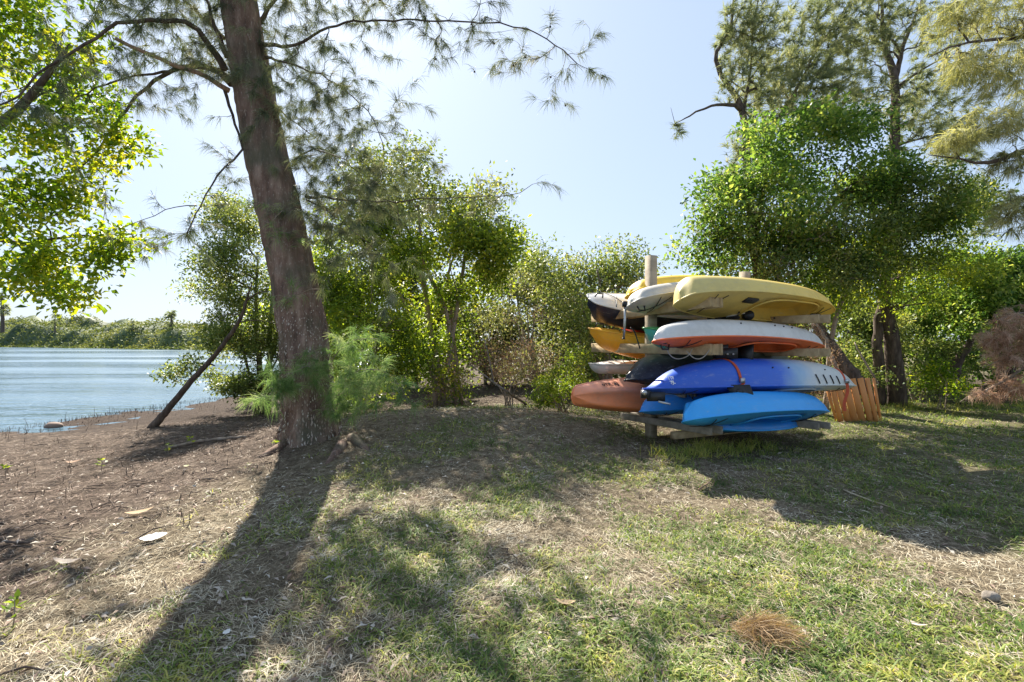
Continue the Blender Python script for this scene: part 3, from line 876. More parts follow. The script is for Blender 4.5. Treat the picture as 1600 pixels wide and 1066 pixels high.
broad_tree('thicket_tree', 'grey green tree standing directly behind the left ends of the kayaks', 'tree', stems_fan(950, 11.5, 5, 420, 50, 37, .05),
    [(930, 430, 45, 28, 11.6, .8, 40), (970, 420, 40, 26, 11.6, .8, 34), (900, 470, 40, 34, 11.4, .8, 34), (985, 395, 18, 14, 11.6, .4, 8), (950, 480, 50, 40, 11.4, .8, 48), (920, 540, 45, 40, 11.2, .8, 40), (880, 425, 40, 20, 12.2, .8, 24), (820, 410, 40, 26, 12.4, .8, 24), (1000, 430, 20, 24, 11.8, .5, 14)],
    37, M['leaf_olive'], M['bark_grey'], per=32, sig=.23, L=0.084, W=0.046, group=TG)
broad_tree('bright_shrub', 'small bright green shrub at the edge of the brush, just left of the salmon kayak', 'shrub', stems_fan(880, 9.4, 5, 590, 30, 38, .015),
    [(875, 605, 32, 20, 9.3, .4, 34), (900, 600, 20, 20, 9.3, .4, 16), (905, 560, 20, 22, 9.6, .3, 14), (850, 622, 24, 10, 9.2, .3, 14)],
    38, M['leaf_lime'], M['twig'], per=32, sig=.09, L=0.056, W=0.029, group=TG)
# dead brown brush
def brush(name, label, stems, blobs, seed, leafmat, barkmat, per, sig, L, W, cat='dead brush', seg=.15, rmin=.004):
    return broad_tree(name, label, cat, stems, blobs, seed, leafmat, barkmat, per=per, sig=sig, L=L, W=W, rmin=rmin, seg=seg)
brush('dry_brush', 'heap of dry reddish brown brush in the middle, left of the rack', stems_fan(790, 10.3, 7, 540, 60, 41, .015),
    [(760, 560, 50, 50, 10.3, .5, 120), (820, 580, 50, 36, 10.2, .5, 110), (700, 600, 40, 20, 10.2, .4, 30), (800, 530, 60, 40, 10.6, .5, 60)], 41, M['leaf_brown'], M['twig'], 11, .10, .06, .012)
brush('uprooted_root_plate', 'mass of brown roots and dead twigs right behind the rack', stems_fan(1170, 10.4, 8, 540, 110, 42, .03),
    [(1100, 545, 70, 40, 10.2, .4, 100), (1200, 540, 80, 45, 10.3, .4, 130), (1180, 600, 90, 40, 10.2, .4, 110), (1270, 560, 40, 50, 10.3, .4, 70)], 42, M['leaf_brown'], M['twig'], 12, .09, .07, .012, cat='roots')

# right side
broad_tree('fig_tree', 'large dense dark green broadleaf tree rising behind the right half of the rack', 'tree',
    [(np.vstack([on_ground(1195, 11.6), pl((1190, 500, 11.4), (1183, 420, 11.2), (1180, 350, 11.0), (1200, 270, 11.0))]), [.16, .14, .12, .09, .04]),
     (pl((1185, 440, 11.2), (1260, 370, 11.1), (1330, 290, 11.0)), [.09, .06, .03]), (pl((1183, 400, 11.1), (1130, 350, 10.9), (1100, 320, 10.8)), [.06, .04, .02])],
    [(1270, 215, 60, 28, 11, .8, 50), (1330, 210, 50, 26, 11, .8, 38), (1190, 240, 50, 30, 10.8, .8, 40), (1140, 300, 42, 34, 10.8, .7, 38), (1230, 285, 80, 40, 10.9, 1, 80), (1330, 290, 70, 50, 11, 1, 80),
     (1400, 280, 50, 40, 11, .8, 44), (1110, 350, 34, 30, 10.7, .5, 22), (1075, 388, 14, 12, 10.7, .3, 7), (1180, 370, 70, 34, 10.8, .9, 60), (1270, 370, 70, 34, 10.9, .9, 66), (1440, 330, 50, 40, 11, .8, 36), (1490, 290, 40, 34, 11.2, .7, 24), (1150, 420, 50, 24, 11, .6, 24), (1100, 410, 30, 20, 10.8, .5, 12), (1240, 430, 50, 24, 11, .6, 34)],
    43, M['leaf_dark'], M['bark_branch'], per=26, sig=.23, L=0.112, W=0.063, rmin=.007)
broad_tree('pepper_tree', 'spreading pale green tree with bare hanging twigs behind the slatted panel', 'tree',
    [(np.vstack([on_ground(1402, 11.8), pl((1395, 540, 11.6), (1383, 470, 11.5), (1390, 400, 11.4), (1430, 350, 11.4))]), [.20, .16, .13, .08, .04]),
     (np.vstack([on_ground(1375, 11.9), pl((1372, 520, 11.6), (1382, 450, 11.6), (1350, 380, 11.4))]), [.13, .10, .07, .03])],
    [(1330, 400, 70, 34, 11, .9, 60), (1400, 380, 70, 36, 11.2, .9, 60), (1480, 370, 60, 40, 11.2, .9, 48), (1360, 450, 60, 30, 11, .8, 44), (1310, 450, 40, 34, 10.8, .7, 34), (1500, 420, 60, 30, 11.2, .9, 40), (1440, 430, 60, 40, 11.4, .9, 40)],
    44, M['leaf_lime'], M['bark_branch'], per=32, sig=.17, L=0.090, W=0.040, dead_frac=.2)
broad_tree('evergreen_tree', 'dark evergreen crown low at the right edge behind the dead fallen branch', 'tree', stems_fan(1560, 12.5, 3, 430, 60, 45, .09),
    [(1540, 430, 60, 30, 12, .9, 60), (1580, 450, 60, 40, 12, .9, 60), (1500, 470, 50, 34, 12.2, .9, 44), (1620, 420, 50, 60, 12, .9, 40), (1560, 510, 60, 40, 12.4, .9, 50), (1660, 480, 60, 80, 12, .9, 50)],
    45, M['leaf_dark'], M['bark_branch'], per=41, sig=.19, L=0.112, W=0.063)
broad_tree('understorey_shrub', 'tangled olive undergrowth between the twin trunks and the dead fallen branch', 'shrub', stems_fan(1440, 12.6, 8, 520, 90, 46, .025),
    [(1420, 520, 60, 40, 12.4, .8, 60), (1480, 540, 50, 40, 12.4, .8, 44), (1340, 520, 50, 40, 12.2, .8, 44), (1400, 580, 60, 20, 12.0, .6, 44), (1310, 560, 30, 30, 12, .6, 24), (1480, 590, 50, 18, 12.2, .5, 30)],
    46, M['leaf_olive'], M['twig'], per=29, sig=.16, L=0.078, W=0.040, dead_frac=.3)
broad_tree('sapling', 'small bright green sapling at the lawn edge right of the slatted panel', 'shrub', stems_fan(1470, 10.8, 3, 580, 14, 47, .012),
    [(1468, 580, 22, 16, 10.8, .3, 16), (1490, 605, 26, 12, 10.8, .3, 14), (1445, 600, 18, 12, 10.8, .3, 8)], 47, M['leaf_bright'], M['twig'], per=26, sig=.09, L=0.078, W=0.040)

broad_tree('buttonwood_tree', 'light green tree with bare twigs, in front of the dark green crown', 'tree',
    [(np.vstack([on_ground(1225, 10.9), pl((1222, 520, 10.7), (1215, 430, 10.6), (1240, 360, 10.5))]), [.08, .07, .05, .02]), (np.vstack([on_ground(1290, 11.0), pl((1300, 520, 10.9), (1330, 440, 10.8), (1360, 380, 10.8))]), [.06, .05, .04, .02])],
    [(1140, 370, 50, 34, 10.5, .5, 44), (1190, 330, 50, 34, 10.5, .5, 44), (1250, 400, 60, 34, 10.5, .6, 74), (1300, 350, 60, 40, 10.6, .6, 68), (1370, 340, 60, 44, 10.7, .6, 74), (1430, 300, 50, 34, 10.9, .6, 57), (1480, 330, 60, 44, 11, .6, 68), (1530, 310, 44, 34, 11.2, .6, 44), (1340, 420, 60, 34, 10.6, .6, 68), (1430, 400, 60, 40, 10.9, .6, 68)],
    48, M['leaf_olive'], M['twig'], per=24, sig=.18, L=.085, W=.042, dead_frac=.15)

# row of shrubs closing the view behind
BG = 'background shrubs behind the thicket'
bgs = [(520, 430, 'pale green background bush left of the middle thicket', 'leaf_lime'), (640, 415, 'background bush behind the slanting reddish stems', 'leaf_olive'), (770, 425, 'background bush behind the dry brown brush', 'leaf_grey'),
       (900, 440, 'background bush behind the left ends of the kayaks', 'leaf_olive'), (1030, 470, 'background bush seen between the two rack posts', 'leaf_olive'), (1160, 450, 'background bush behind the right rack post', 'leaf_dark'),
       (1290, 430, 'background bush above the slatted panel', 'leaf_olive'), (1420, 430, 'background bush behind the twin dark trunks', 'leaf_dark'), (1550, 440, 'background bush behind the right edge of the lawn', 'leaf_dark'), (1690, 430, 'background bush just beyond the right edge of the lawn', 'leaf_dark')]
for i, (px, top, lab, mt) in enumerate(bgs):
    d = 16.0 + (i % 3) * .7
    broad_tree('background_shrub', lab, 'shrub', stems_fan(px, d, 5, top + 50, 55, 200 + i, .06),
        [(px, top + 25, 75, 28, d, 1.2, 46), (px - 10, top + 75, 85, 35, d, 1.3, 60), (px + 10, top + 125, 85, 35, d, 1.2, 50)], 200 + i, M[mt], M['bark_grey'], per=38, sig=.28, L=0.168, W=0.098, group=BG, seg=.5)

# ------------------------------------------------------------------ casuarinas at the right
def cas_tree(name, label, stems, blobs, seed, mat, step=.12, per=9, L=.26, W=.007, droop=.35, along=.8, lean=None, frac=1.0, group=None, bark='bark_branch', dens=1.0, seg=.25):
    rng = np.random.default_rng(seed)
    sk = Skel(20000)
    for pts, rads in stems: sk.stem(pts, np.array(rads) * .72, .2, rng=rng, wob=.01)
    ns = len(stems)
    blobs = [(*q[:6], int(q[6] * dens)) for q in blobs]
    sk.attach(blob_targets(blobs, rng, False), rng, seg=seg, up=.25, pen=.15)
    sk.radii(.005)
    base = sk.p[0].copy()
    root = thing(name, base, label, 'tree', group)
    g = Geo(); sk.wood(g, 8, 3, .02); g.v = [a - base for a in g.v]
    g.build('trunk', M[bark], root, smooth=True)
    ps, ds = twig_samples(sk, ns, rng, step, frac, .013 if seg < 1 else 1)
    if lean is not None: ds = ds * .5 + np.array(lean)
    g = Geo(); needles(g, ps, ds, rng, per, L, W, droop, .42, along); g.v = [a - base for a in g.v]
    g.build('crown', M[mat], root)
    return root

cas_tree('casuarina_tree', 'tall wispy casuarina behind the rack, with one long bare twig reaching left over the sky',
    [(np.vstack([on_ground(1192, 12.8), pl((1188, 480, 12.8), (1180, 380, 12.7), (1168, 280, 12.6), (1160, 175, 12.5), (1118, 95, 12.5), (1142, 40, 12.5), (1150, -60, 12.5))]), [.22, .2, .17, .14, .11, .07, .05, .02]),
     (pl((1160, 175, 12.5), (1150, 165, 12.4), (1110, 166, 12.1), (1070, 186, 11.9), (1054, 192, 11.8), (1048, 168, 11.8)), [.09, .07, .04, .02, .012, .005]),
     (pl((1160, 175, 12.5), (1170, 130, 12.6), (1175, 60, 12.6), (1190, -40, 12.6)), [.07, .05, .03, .015]),
     (pl((1175, 300, 12.6), (1215, 190, 12.8), (1255, 120, 13.0), (1275, 80, 13), (1330, 0, 13)), [.09, .07, .05, .035, .02])],
    [(1150, 60, 32, 66, 12.5, .6, 90), (1200, 90, 50, 80, 12.8, .8, 80), (1270, 120, 60, 80, 13, 1, 70), (1180, 260, 50, 40, 12.5, .6, 40), (1185, 40, 30, 60, 12.5, .7, 60), (1140, 130, 24, 34, 12.3, .4, 24), (1190, 150, 40, 50, 12.6, .8, 60), (1240, 120, 50, 60, 13, 1, 70), (1290, 60, 50, 60, 13, 1, 60), (1160, 230, 34, 40, 12.5, .6, 40), (1135, 290, 24, 26, 12.5, .4, 20),
     (1058, 205, 9, 16, 11.8, .15, 12), (1250, 30, 40, 40, 13, .8, 26), (1240, 190, 50, 30, 13, .8, 40)],
    51, 'needle_far', lean=(.25, 0, .35), droop=.1, W=.011, step=.055, per=8, L=.22, dens=2.6)
cas_tree('casuarina_tree', 'casuarina with a straight forked trunk standing above the dark green broadleaf tree',
    [(np.vstack([on_ground(1400, 13.4), pl((1400, 400, 13.4), (1398, 230, 13.2), (1397, 120, 13.2), (1380, 60, 13.2), (1375, -40, 13.2))]), [.24, .2, .16, .13, .07, .03]),
     (pl((1398, 125, 13.2), (1412, 70, 13.3), (1440, 0, 13.4), (1450, -50, 13.4)), [.1, .07, .04, .02]),
     (pl((1398, 140, 13.2), (1430, 115, 13.1), (1475, 90, 13)), [.06, .04, .015]), (pl((1398, 230, 13.2), (1440, 215, 13.1), (1480, 210, 13.0)), [.05, .03, .015])],
    [(1340, 60, 60, 70, 13.2, .9, 90), (1480, 170, 50, 60, 13.3, .9, 60), (1380, 170, 60, 40, 13.3, .9, 60), (1520, 330, 50, 60, 13.4, .9, 60), (1400, 40, 50, 50, 13.2, .9, 60), (1330, 140, 50, 40, 13.0, .9, 60), (1280, 170, 50, 34, 13.2, .9, 40), (1450, 140, 50, 50, 13.2, .9, 50), (1430, 210, 40, 34, 13.2, .8, 34), (1470, 60, 40, 60, 13.4, .9, 44), (1320, -20, 80, 40, 13.2, .8, 40), (1500, 240, 40, 34, 13.2, .8, 30)],
    52, 'needle_far', lean=(.2, 0, .1), droop=.2, W=.011, step=.06, per=8, L=.22, dens=2.6)
cas_tree('casuarina_tree', 'golden green casuarina boughs filling the upper right corner near the camera',
    [(np.vstack([on_ground(1790, 8.6), pl((1780, 300, 8.6), (1770, 100, 8.6), (1760, -150, 8.6))]), [.26, .22, .19, .14]),
     (pl((1775, 200, 8.6), (1690, 215, 8.3), (1600, 236, 8.0), (1545, 255, 7.9), (1500, 248, 7.8), (1450, 242, 7.7)), [.09, .07, .055, .04, .02, .008]),
     (pl((1772, 100, 8.6), (1680, 60, 8.2), (1580, 60, 7.9), (1500, 70, 7.7), (1450, 90, 7.6)), [.08, .06, .04, .02, .008]),
     (pl((1778, 260, 8.6), (1680, 300, 8.2), (1600, 310, 8.0), (1570, 340, 7.9)), [.07, .05, .03, .01]),
     (pl((1768, 0, 8.6), (1680, -40, 8.2), (1560, -40, 8.0), (1470, -10, 7.8)), [.08, .06, .04, .01])],
    [(1500, 20, 50, 30, 7.8, .5, 50), (1570, 30, 50, 40, 7.9, .6, 60), (1560, 110, 60, 34, 7.8, .6, 80), (1510, 100, 40, 24, 7.7, .4, 34), (1550, 190, 60, 24, 7.8, .5, 70), (1500, 215, 36, 18, 7.7, .4, 34), (1590, 250, 40, 24, 7.9, .4, 34), (1590, 330, 34, 40, 7.9, .4, 46), (1650, 100, 60, 120, 8.2, .7, 90), (1660, 320, 50, 60, 8.2, .6, 40), (1600, -30, 90, 30, 8, .6, 50)],
    53, 'needle_gold', lean=(-.3, -.1, -.2), droop=.35, L=.24, W=.007, step=.055, per=8, dens=2.4)
cas_tree('fallen_dead_branch', 'dead pinkish brown casuarina branch fallen on the lawn at the right edge',
    [(pl((1800, 470, 9.0), (1700, 500, 9.0), (1620, 560, 9.0), (1560, 600, 9.2), (1500, 628, 9.4)), [.07, .06, .045, .03, .01]),
     (pl((1700, 500, 9.0), (1640, 490, 8.9), (1590, 490, 8.9), (1560, 500, 8.9)), [.04, .03, .02, .008]),
     (pl((1650, 540, 9.0), (1600, 560, 8.9), (1560, 565, 8.9), (1535, 575, 8.9)), [.03, .02, .014, .006])],
    [(1590, 500, 36, 24, 8.9, .35, 60), (1570, 560, 36, 18, 8.9, .3, 60), (1590, 600, 36, 18, 9.1, .3, 50), (1540, 615, 30, 10, 9.2, .25, 30), (1560, 530, 30, 16, 8.9, .3, 40), (1620, 540, 36, 40, 8.9, .3, 60), (1660, 520, 60, 50, 9, .5, 90), (1640, 610, 50, 16, 9, .3, 40)],
    54, 'needle_dead', droop=.45, L=.20, W=.006, step=.04, per=9, bark='twig', dens=1.2)['category'] = 'branch'

# far trees on the horizon
cas_tree('far_pine_tree', 'lone round topped tree above the far shore, left of the leaning trunk', [(pl((268, 532, 125), (268, 505, 125), (268, 490, 125)), [.5, .4, .2])],
    [(268, 493, 9, 8, 125, 1.4, 40), (266, 507, 7, 5, 125, 1, 20), (272, 516, 10, 3, 125, 1, 14)], 61, 'needle_far', step=.4, per=7, L=1.1, W=.16, seg=1.5)
cas_tree('far_pine_tree', 'tall grey tree above the far shore at the left edge', [(pl((4, 520, 150), (4, 480, 150), (3, 458, 150)), [.7, .5, .2])],
    [(3, 465, 5, 8, 150, 1.6, 26), (4, 480, 12, 8, 150, 2, 40), (0, 490, 16, 5, 150, 2, 26)], 62, 'needle_far', step=.5, per=7, L=1.3, W=.18, seg=1.5)
for px, py, lab in ((208, 506, 'thin far tree standing up above the middle of the far wood'), (86, 495, 'small far tree poking above the far wood near the left edge')):
    cas_tree('far_tree', lab, [(pl((px, 520, 130), (px, py, 130)), [.25, .12])], [(px, py - 2, 5, 4, 130, .8, 14), (px + 5, py + 6, 5, 3, 130, .7, 12), (px - 5, py + 9, 5, 3, 130, .7, 10)], 63, 'needle_far', step=.4, per=7, L=.9, W=.15, seg=1)
for px, py, w, lab in ((202, 511, .8, 'tiny pale roof showing through the far wood, left of its pair'), (222, 515, 1.2, 'tiny pale roof showing through the far wood, right of its pair')):
    c = P(px, py - 4, 166)
    r_ = thing('far_house', c, lab, 'house')
    g = Geo(); g.add(np.array([[-w, -1, 0], [w, -1, 0], [w, 1.5, 0], [-w, 1.5, 0], [-w * .7, .2, .7], [w * .7, .2, .7]]), [np.array([[0, 1, 5, 4], [2, 3, 4, 5], [3, 2, 1, 0]]), np.array([[1, 2, 5], [3, 0, 4]])])
    g.build('roof', M['paper'], r_)
    g = Geo(); g.box((0, .2, -1.6), (w * 1.8, 2, 3.1)); g.build('wall', M['paper'], r_)

# fallen logs and sticks
def log(name, label, pts, rads, mat='bark_grey', cat='log', k=8, group=None, forks=()):
    pts = np.array(pts); b = pts[0].copy()
    g = Geo(); a, r = resample(pts - b, rads, .08)
    rg = np.random.default_rng(int(abs(b[0]) * 1000) % 9999)
    a[1:-1] += rg.normal(size=(len(a) - 2, 3)) * min(.012, np.mean(rads) * .25)
    g.tube(a, r, k)
    for f, dv, rr in forks:
        p0 = a[int(f * (len(a) - 1))]; dv = np.array(dv)
        aa, ra = resample([p0, p0 + dv * .5 + rg.normal(size=3) * .02, p0 + dv], [rr, rr * .7, rr * .3], .06)
        g.tube(aa, ra, 5)
    me = g.mesh(name, M[mat], True)
    o = link(name, me, label=label, cat=cat, group=group); o.location = b
    return o
log('fallen_log', 'leaning grey fallen trunk behind the top of the slatted panel', [P(1350, 612, 10.6), P(1325, 580, 10.7), P(1300, 545, 10.9), P(1275, 505, 11.2)], [.17, .16, .13, .10], 'bark_branch', 'log', 12)
log('fallen_log', 'thin pale trunk leaning just left of the grey fallen trunk', [P(1325, 612, 10.3), P(1300, 560, 10.4), P(1285, 520, 10.6), P(1262, 490, 10.8)], [.045, .04, .03, .02], 'twig', 'log')
log('fallen_stick', 'pale stick leaning across the green undergrowth above the slatted panel', [P(1372, 600, 10.6), P(1350, 562, 10.7), P(1335, 535, 10.9)], [.02, .018, .01], 'twig', 'stick')
log('fallen_stick', 'crooked white stick lying below the dry brown brush', [ground_at(822, 634) + [0, 0, .03], P(792, 612, 9.8), P(765, 592, 10), P(735, 570, 10.1)], [.03, .022, .015, .008], 'bark_grey', 'stick', forks=((.4, (.25, 0, .2), .01),))
log('fallen_stick', 'slim pale stick standing in the dry brown brush', [P(772, 600, 10), P(764, 560, 10), P(757, 530, 10)], [.015, .012, .008], 'bark_grey', 'stick')
log('fallen_stick', 'long brown stick lying across the dark bank left of the big trunk', [ground_at(262, 702) + [0, 0, .02], ground_at(320, 692) + [0, 0, .03], ground_at(385, 686) + [0, 0, .03]], [.018, .022, .02], 'twig', 'stick')
log('fallen_branch', 'stout dark branch slanting up through the shade at the right', [P(1488, 590, 12.2), P(1500, 560, 12), P(1520, 528, 11.8)], [.12, .1, .06], 'bark_branch', 'log', 10)
log('fallen_branch', 'thin pale branch lying in the dark gap right of the sapling', [P(1512, 605, 11.4), P(1495, 592, 11.4), P(1480, 578, 11.4)], [.03, .028, .015], 'twig', 'stick')
log('twig', 'pale twig lying on the lawn, right of the middle foreground', [ground_at(1318, 768) + [0, 0, .015], ground_at(1350, 782) + [0, 0, .02], ground_at(1425, 808) + [0, 0, .015]], [.008, .009, .005], 'straw', 'stick', 5)
log('twig', 'short brown twig lying on the mound below the bright blue kayak', [ground_at(1092, 768) + [0, 0, .02], ground_at(1112, 756) + [0, 0, .03]], [.009, .005], 'bark_dead', 'stick', 5)
log('twig', 'thin dark twig lying in the grass near the lower middle', [ground_at(905, 978) + [0, 0, .02], ground_at(960, 972) + [0, 0, .03], ground_at(990, 978) + [0, 0, .02]], [.004, .004, .002], 'bark_branch', 'stick', 5)
log('twig', 'dark stick lying on the dry bank at the left edge', [ground_at(10, 851) + [0, 0, .02], ground_at(50, 852) + [0, 0, .02]], [.012, .009], 'bark_branch', 'stick', 5)

# stones, leaves, plants
def stone(name, label, c, sx, sy, sz, seed, mat='stone', cat='stone'):
    rg = np.random.default_rng(seed)
    th = np.linspace(0, 2 * np.pi, 18, endpoint=False); ph = np.linspace(.15, np.pi - .15, 9)
    TH, PH = np.meshgrid(th, ph)
    r = 1 + .22 * (vnoise(TH * 1.5 + seed, PH * 2, seed) - .5) * np.sin(TH / 2)
    v = np.stack([r * np.sin(PH) * np.cos(TH) * sx, r * np.sin(PH) * np.sin(TH) * sy, r * np.cos(PH) * sz], -1).reshape(-1, 3)
    k = 18; i = np.arange(8)[:, None] * k; j = np.arange(k)[None, :]; j2 = (j + 1) % k
    q = np.stack([i + j, i + k + j, i + k + j2, i + j2], -1).reshape(-1, 4)
    g = Geo(); g.add(v, [q, np.arange(k)[None, :], (np.arange(k)[::-1] + 8 * k)[None, :]])
    o = link(name, g.mesh(name, M[mat], True), label=label, cat=cat); o.location = c
    return o
stone('stone', 'rounded brown stone at the water edge', ground_at(84, 669) + [0, 0, .04], .19, .13, .09, 5)
def flat_leaf(name, label, c, L, W, rot, mat, cat='leaf', curl=.25, group=None):
    n = 9; u = np.linspace(0, 1, n); w = W / 2 * np.sin(np.pi * np.clip(u, .02, .98)) ** .7 * (1 + .12 * np.sin(u * 23 + L * 50))
    z = curl * L * (u - .5) ** 2 * 2
    v = np.concatenate([np.column_stack([(u - .5) * L, w, z + .25 * w * curl * 2]), np.column_stack([(u - .5) * L, 0 * u, z]), np.column_stack([(u - .5) * L, -w, z + .3 * w * curl * 2])])
    i = np.arange(n - 1)
    q = np.concatenate([np.stack([i, i + n, i + n + 1, i + 1], 1), np.stack([i + n, i + 2 * n, i + 2 * n + 1, i + n + 1], 1)])
    g = Geo(); g.add(v, [q], .7)
    o = link(name, g.mesh(name, M[mat]), label=label, cat=cat, group=group); o.location = c; o.rotation_euler = (.1, -.08, rot)
    return o
flat_leaf('fallen_leaf', 'large pale whitish leaf lying in the sun left of the trunk shadow', ground_at(240, 846) + [0, 0, .03], .17, .12, .4, 'paper', curl=.1)
flat_leaf('fallen_leaf', 'tan bark like leaf above the large pale leaf', ground_at(218, 806) + [0, 0, .03], .20, .07, .5, 'dry_grass', curl=.2)
flat_leaf('fallen_leaf', 'long curled grey brown leaf on the dry bank at lower left', ground_at(108, 886) + [0, 0, .03], .22, .06, -.1, 'bark_flake', curl=.3)
flat_leaf('fallen_leaf', 'yellow heart shaped leaf on the dark bank left of the trunk', ground_at(291, 734) + [0, 0, .04], .06, .055, 1.1, 'needle_gold')
flat_leaf('fallen_leaf', 'curled tan leaf in the green grass at lower middle', ground_at(884, 950) + [0, 0, .03], .11, .045, -.4, 'dry_grass')
flat_leaf('fallen_leaf', 'reddish brown leaf on the dark bank at the left', ground_at(115, 727) + [0, 0, .04], .16, .09, .3, 'leaf_brown')
flat_leaf('fallen_leaf', 'round grey leaf in the trunk shadow', ground_at(354, 996) + [0, 0, .02], .04, .033, 1.2, 'paper')
flat_leaf('fallen_leaf', 'slim pale leaf at the lower right', ground_at(1430, 985) + [0, 0, .03], .10, .03, -.9, 'bark_flake')
stone('bark_chunk', 'dark lump of bark in the grass near the right edge', ground_at(1548, 938) + [0, 0, .02], .05, .035, .03, 9, 'bark_grey', 'bark')

def small_plant(label, c, seed, mat='leaf_lime', h=.12):
    rg = np.random.default_rng(seed)
    r_ = thing('seedling', c, label, 'plant', 'seedlings on the bank')
    g = Geo(); g.tube([[0, 0, -.02], [.01, 0, h * .6], [.0, .01, h]], [.004, .003, .002], 5); g.build('stem', M['twig'], r_)
    g = Geo(); n = 12
    Pn = np.column_stack([rg.normal(size=n) * .015, rg.normal(size=n) * .015, rg.uniform(.4, 1, n) * h])
    D = rg.normal(size=(n, 3)); D[:, 2] = .4
    v, q, t = leaf_geo(Pn, D, .06, .028, rg, .1, flat=np.tile([0, 0, 1.], (n, 1)))
    g.add(v, [q], t); g.build('foliage', M[mat], r_)
for i, (px, py, lab) in enumerate(((8, 748, 'leafy seedling at the left edge of the dark bank'), (158, 738, 'small green seedling on the dark bank below the stone'), (298, 700, 'green seedling beside the long brown stick'), (430, 700, 'bright yellow green seedling touching the left foot of the big trunk'), (262, 712, 'tiny seedling left of the long brown stick'), (20, 985, 'yellow green seedling near the lower left corner'))):
    small_plant(lab, ground_at(px, py), 400 + i, h=.15 if i != 3 else .08)

# straw coloured tuft at lower right
def tuft():
    rg = np.random.default_rng(77)
    c = ground_at(1205, 992); n = 1500
    a = rg.uniform(0, 2 * np.pi, n)
    r = rg.uniform(0, .15, n)
    base = np.column_stack([np.cos(a) * r - .06, np.sin(a) * r * .9, np.zeros(n)]); base[:, 2] = height(base[:, 0] + c[0], base[:, 1] + c[1]) - c[2] + rg.uniform(0, .05, n) * (1 - r / .16)
    D = np.column_stack([rg.normal(.8, .5, n), rg.normal(-.35, .5, n), rg.uniform(-.02, .30, n)])
    g = Geo(); needles(g, base, D, rg, 1, .15, .0028, .05, .2, 1.0, .5)
    o = link('dry_grass_tuft', g.mesh('dry_grass_tuft', M['dry_grass']), label='matted tuft of straw coloured dry needles lying in the grass at lower right', cat='dry tuft'); o.location = c + np.array([0, 0, .01])
tuft()

# pneumatophores along the shore
def pneu():
    rg = np.random.default_rng(88); g = Geo()
    n = 1100
    y = rg.uniform(5.5, 17, n); x = shore_x(y) + rg.exponential(.55, n) - .25
    m = rg.random(n) < 1.0
    z = height(x, y)
    for i in range(n):
        h = rg.uniform(.02, .09) if rg.random() > .015 else rg.uniform(.15, .3)
        tx, ty = rg.normal(size=2) * .03
        g.tube([[x[i], y[i], z[i] - .03], [x[i] + tx, y[i] + ty, z[i] + h]], [.007, .003], 3)
    for i in range(110):
        yy = rg.uniform(4, 8); xx = rg.uniform(-6.5, -2.5); h = rg.uniform(.02, .09); zz = hgt(xx, yy)
        g.tube([[xx, yy, zz - .02], [xx + rg.normal() * .02, yy, zz + h]], [.006, .003], 3)
    g.build('breathing_roots', M['bark_branch'], kind='stuff', label='dark mangrove breathing roots sticking up along the water edge', cat='roots')
pneu()

# ------------------------------------------------------------------ litter and grass on the ground
def polar(n, rg, d0, d1, half=55):
    d = np.exp(rg.uniform(math.log(d0), math.log(d1), n)); a = np.radians(rg.uniform(-half, half, n))
    return d * np.sin(a), d * np.cos(a)
def litter():
    rg = np.random.default_rng(90)
    n = 230000
    x, y = polar(n, rg, 1.5, 13)
    ok = (x > shore_x(y) + .1) & (rg.random(n) < .35 + .9 * vnoise(x * 1.7, y * 1.7, 91)) 
    x = x[ok]; y = y[ok]; n = len(x)
    d = np.hypot(x, y)
    th = rg.normal(.6, .9, n) + 2.0 * vnoise(x * .8, y * .8, 92)
    D = np.column_stack([np.cos(th), np.sin(th), rg.normal(size=n) * .10])
    L = rg.uniform(.03, .13, n); W = np.maximum(rg.uniform(.0015, .004, n), .0006 * d) 
    Pn = np.column_stack([x, y, height(x, y) + rg.uniform(.0, .018, n)])
    tint = np.clip(rg.beta(2, 2, n) * .9 + .25 * (vnoise(x * 5, y * 5, 93) - .3), 0, 1)
    bk = rg.random(n) < bank_mask(x, y)
    up = np.tile([0, 0, 1.], (n, 1))
    for sel, mat, nm, lab in ((~bk, 'straw', 'straw_litter', 'dry straw coloured needle litter covering the mound'), (bk, 'bank_straw', 'bank_litter', 'dark brown leaf and twig litter on the bank by the water')):
        v, q, t = leaf_geo(Pn[sel], D[sel], L[sel], W[sel], rg, .06, tint[sel], flat=up[sel] * 2)
        g = Geo(); g.add(v, [q], t)
        g.build(nm, M[mat], kind='stuff', label=lab, cat='litter')
    # broader dead leaves
    n = 7000
    x, y = polar(n, rg, 1.6, 11); ok = (x > shore_x(y) + .2) & (rg.random(n) < .25 + .75 * sstep(.5, -2.5, x)); x = x[ok]; y = y[ok]; n = len(x)
    th = rg.uniform(0, 6.3, n)
    D = np.column_stack([np.cos(th), np.sin(th), rg.normal(size=n) * .2])
    v, q, t = leaf_geo(np.column_stack([x, y, height(x, y) + rg.uniform(.004, .022, n)]), D, rg.uniform(.03, .075, n), rg.uniform(.012, .024, n), rg, .15, rg.random(n), flat=np.tile([0, 0, 1.5], (n, 1)))
    g = Geo(); g.add(v, [q], t); g.build('leaf_litter', M['bark_flake'], kind='stuff', label='small curled dead leaves strewn over the ground', cat='litter')
litter()

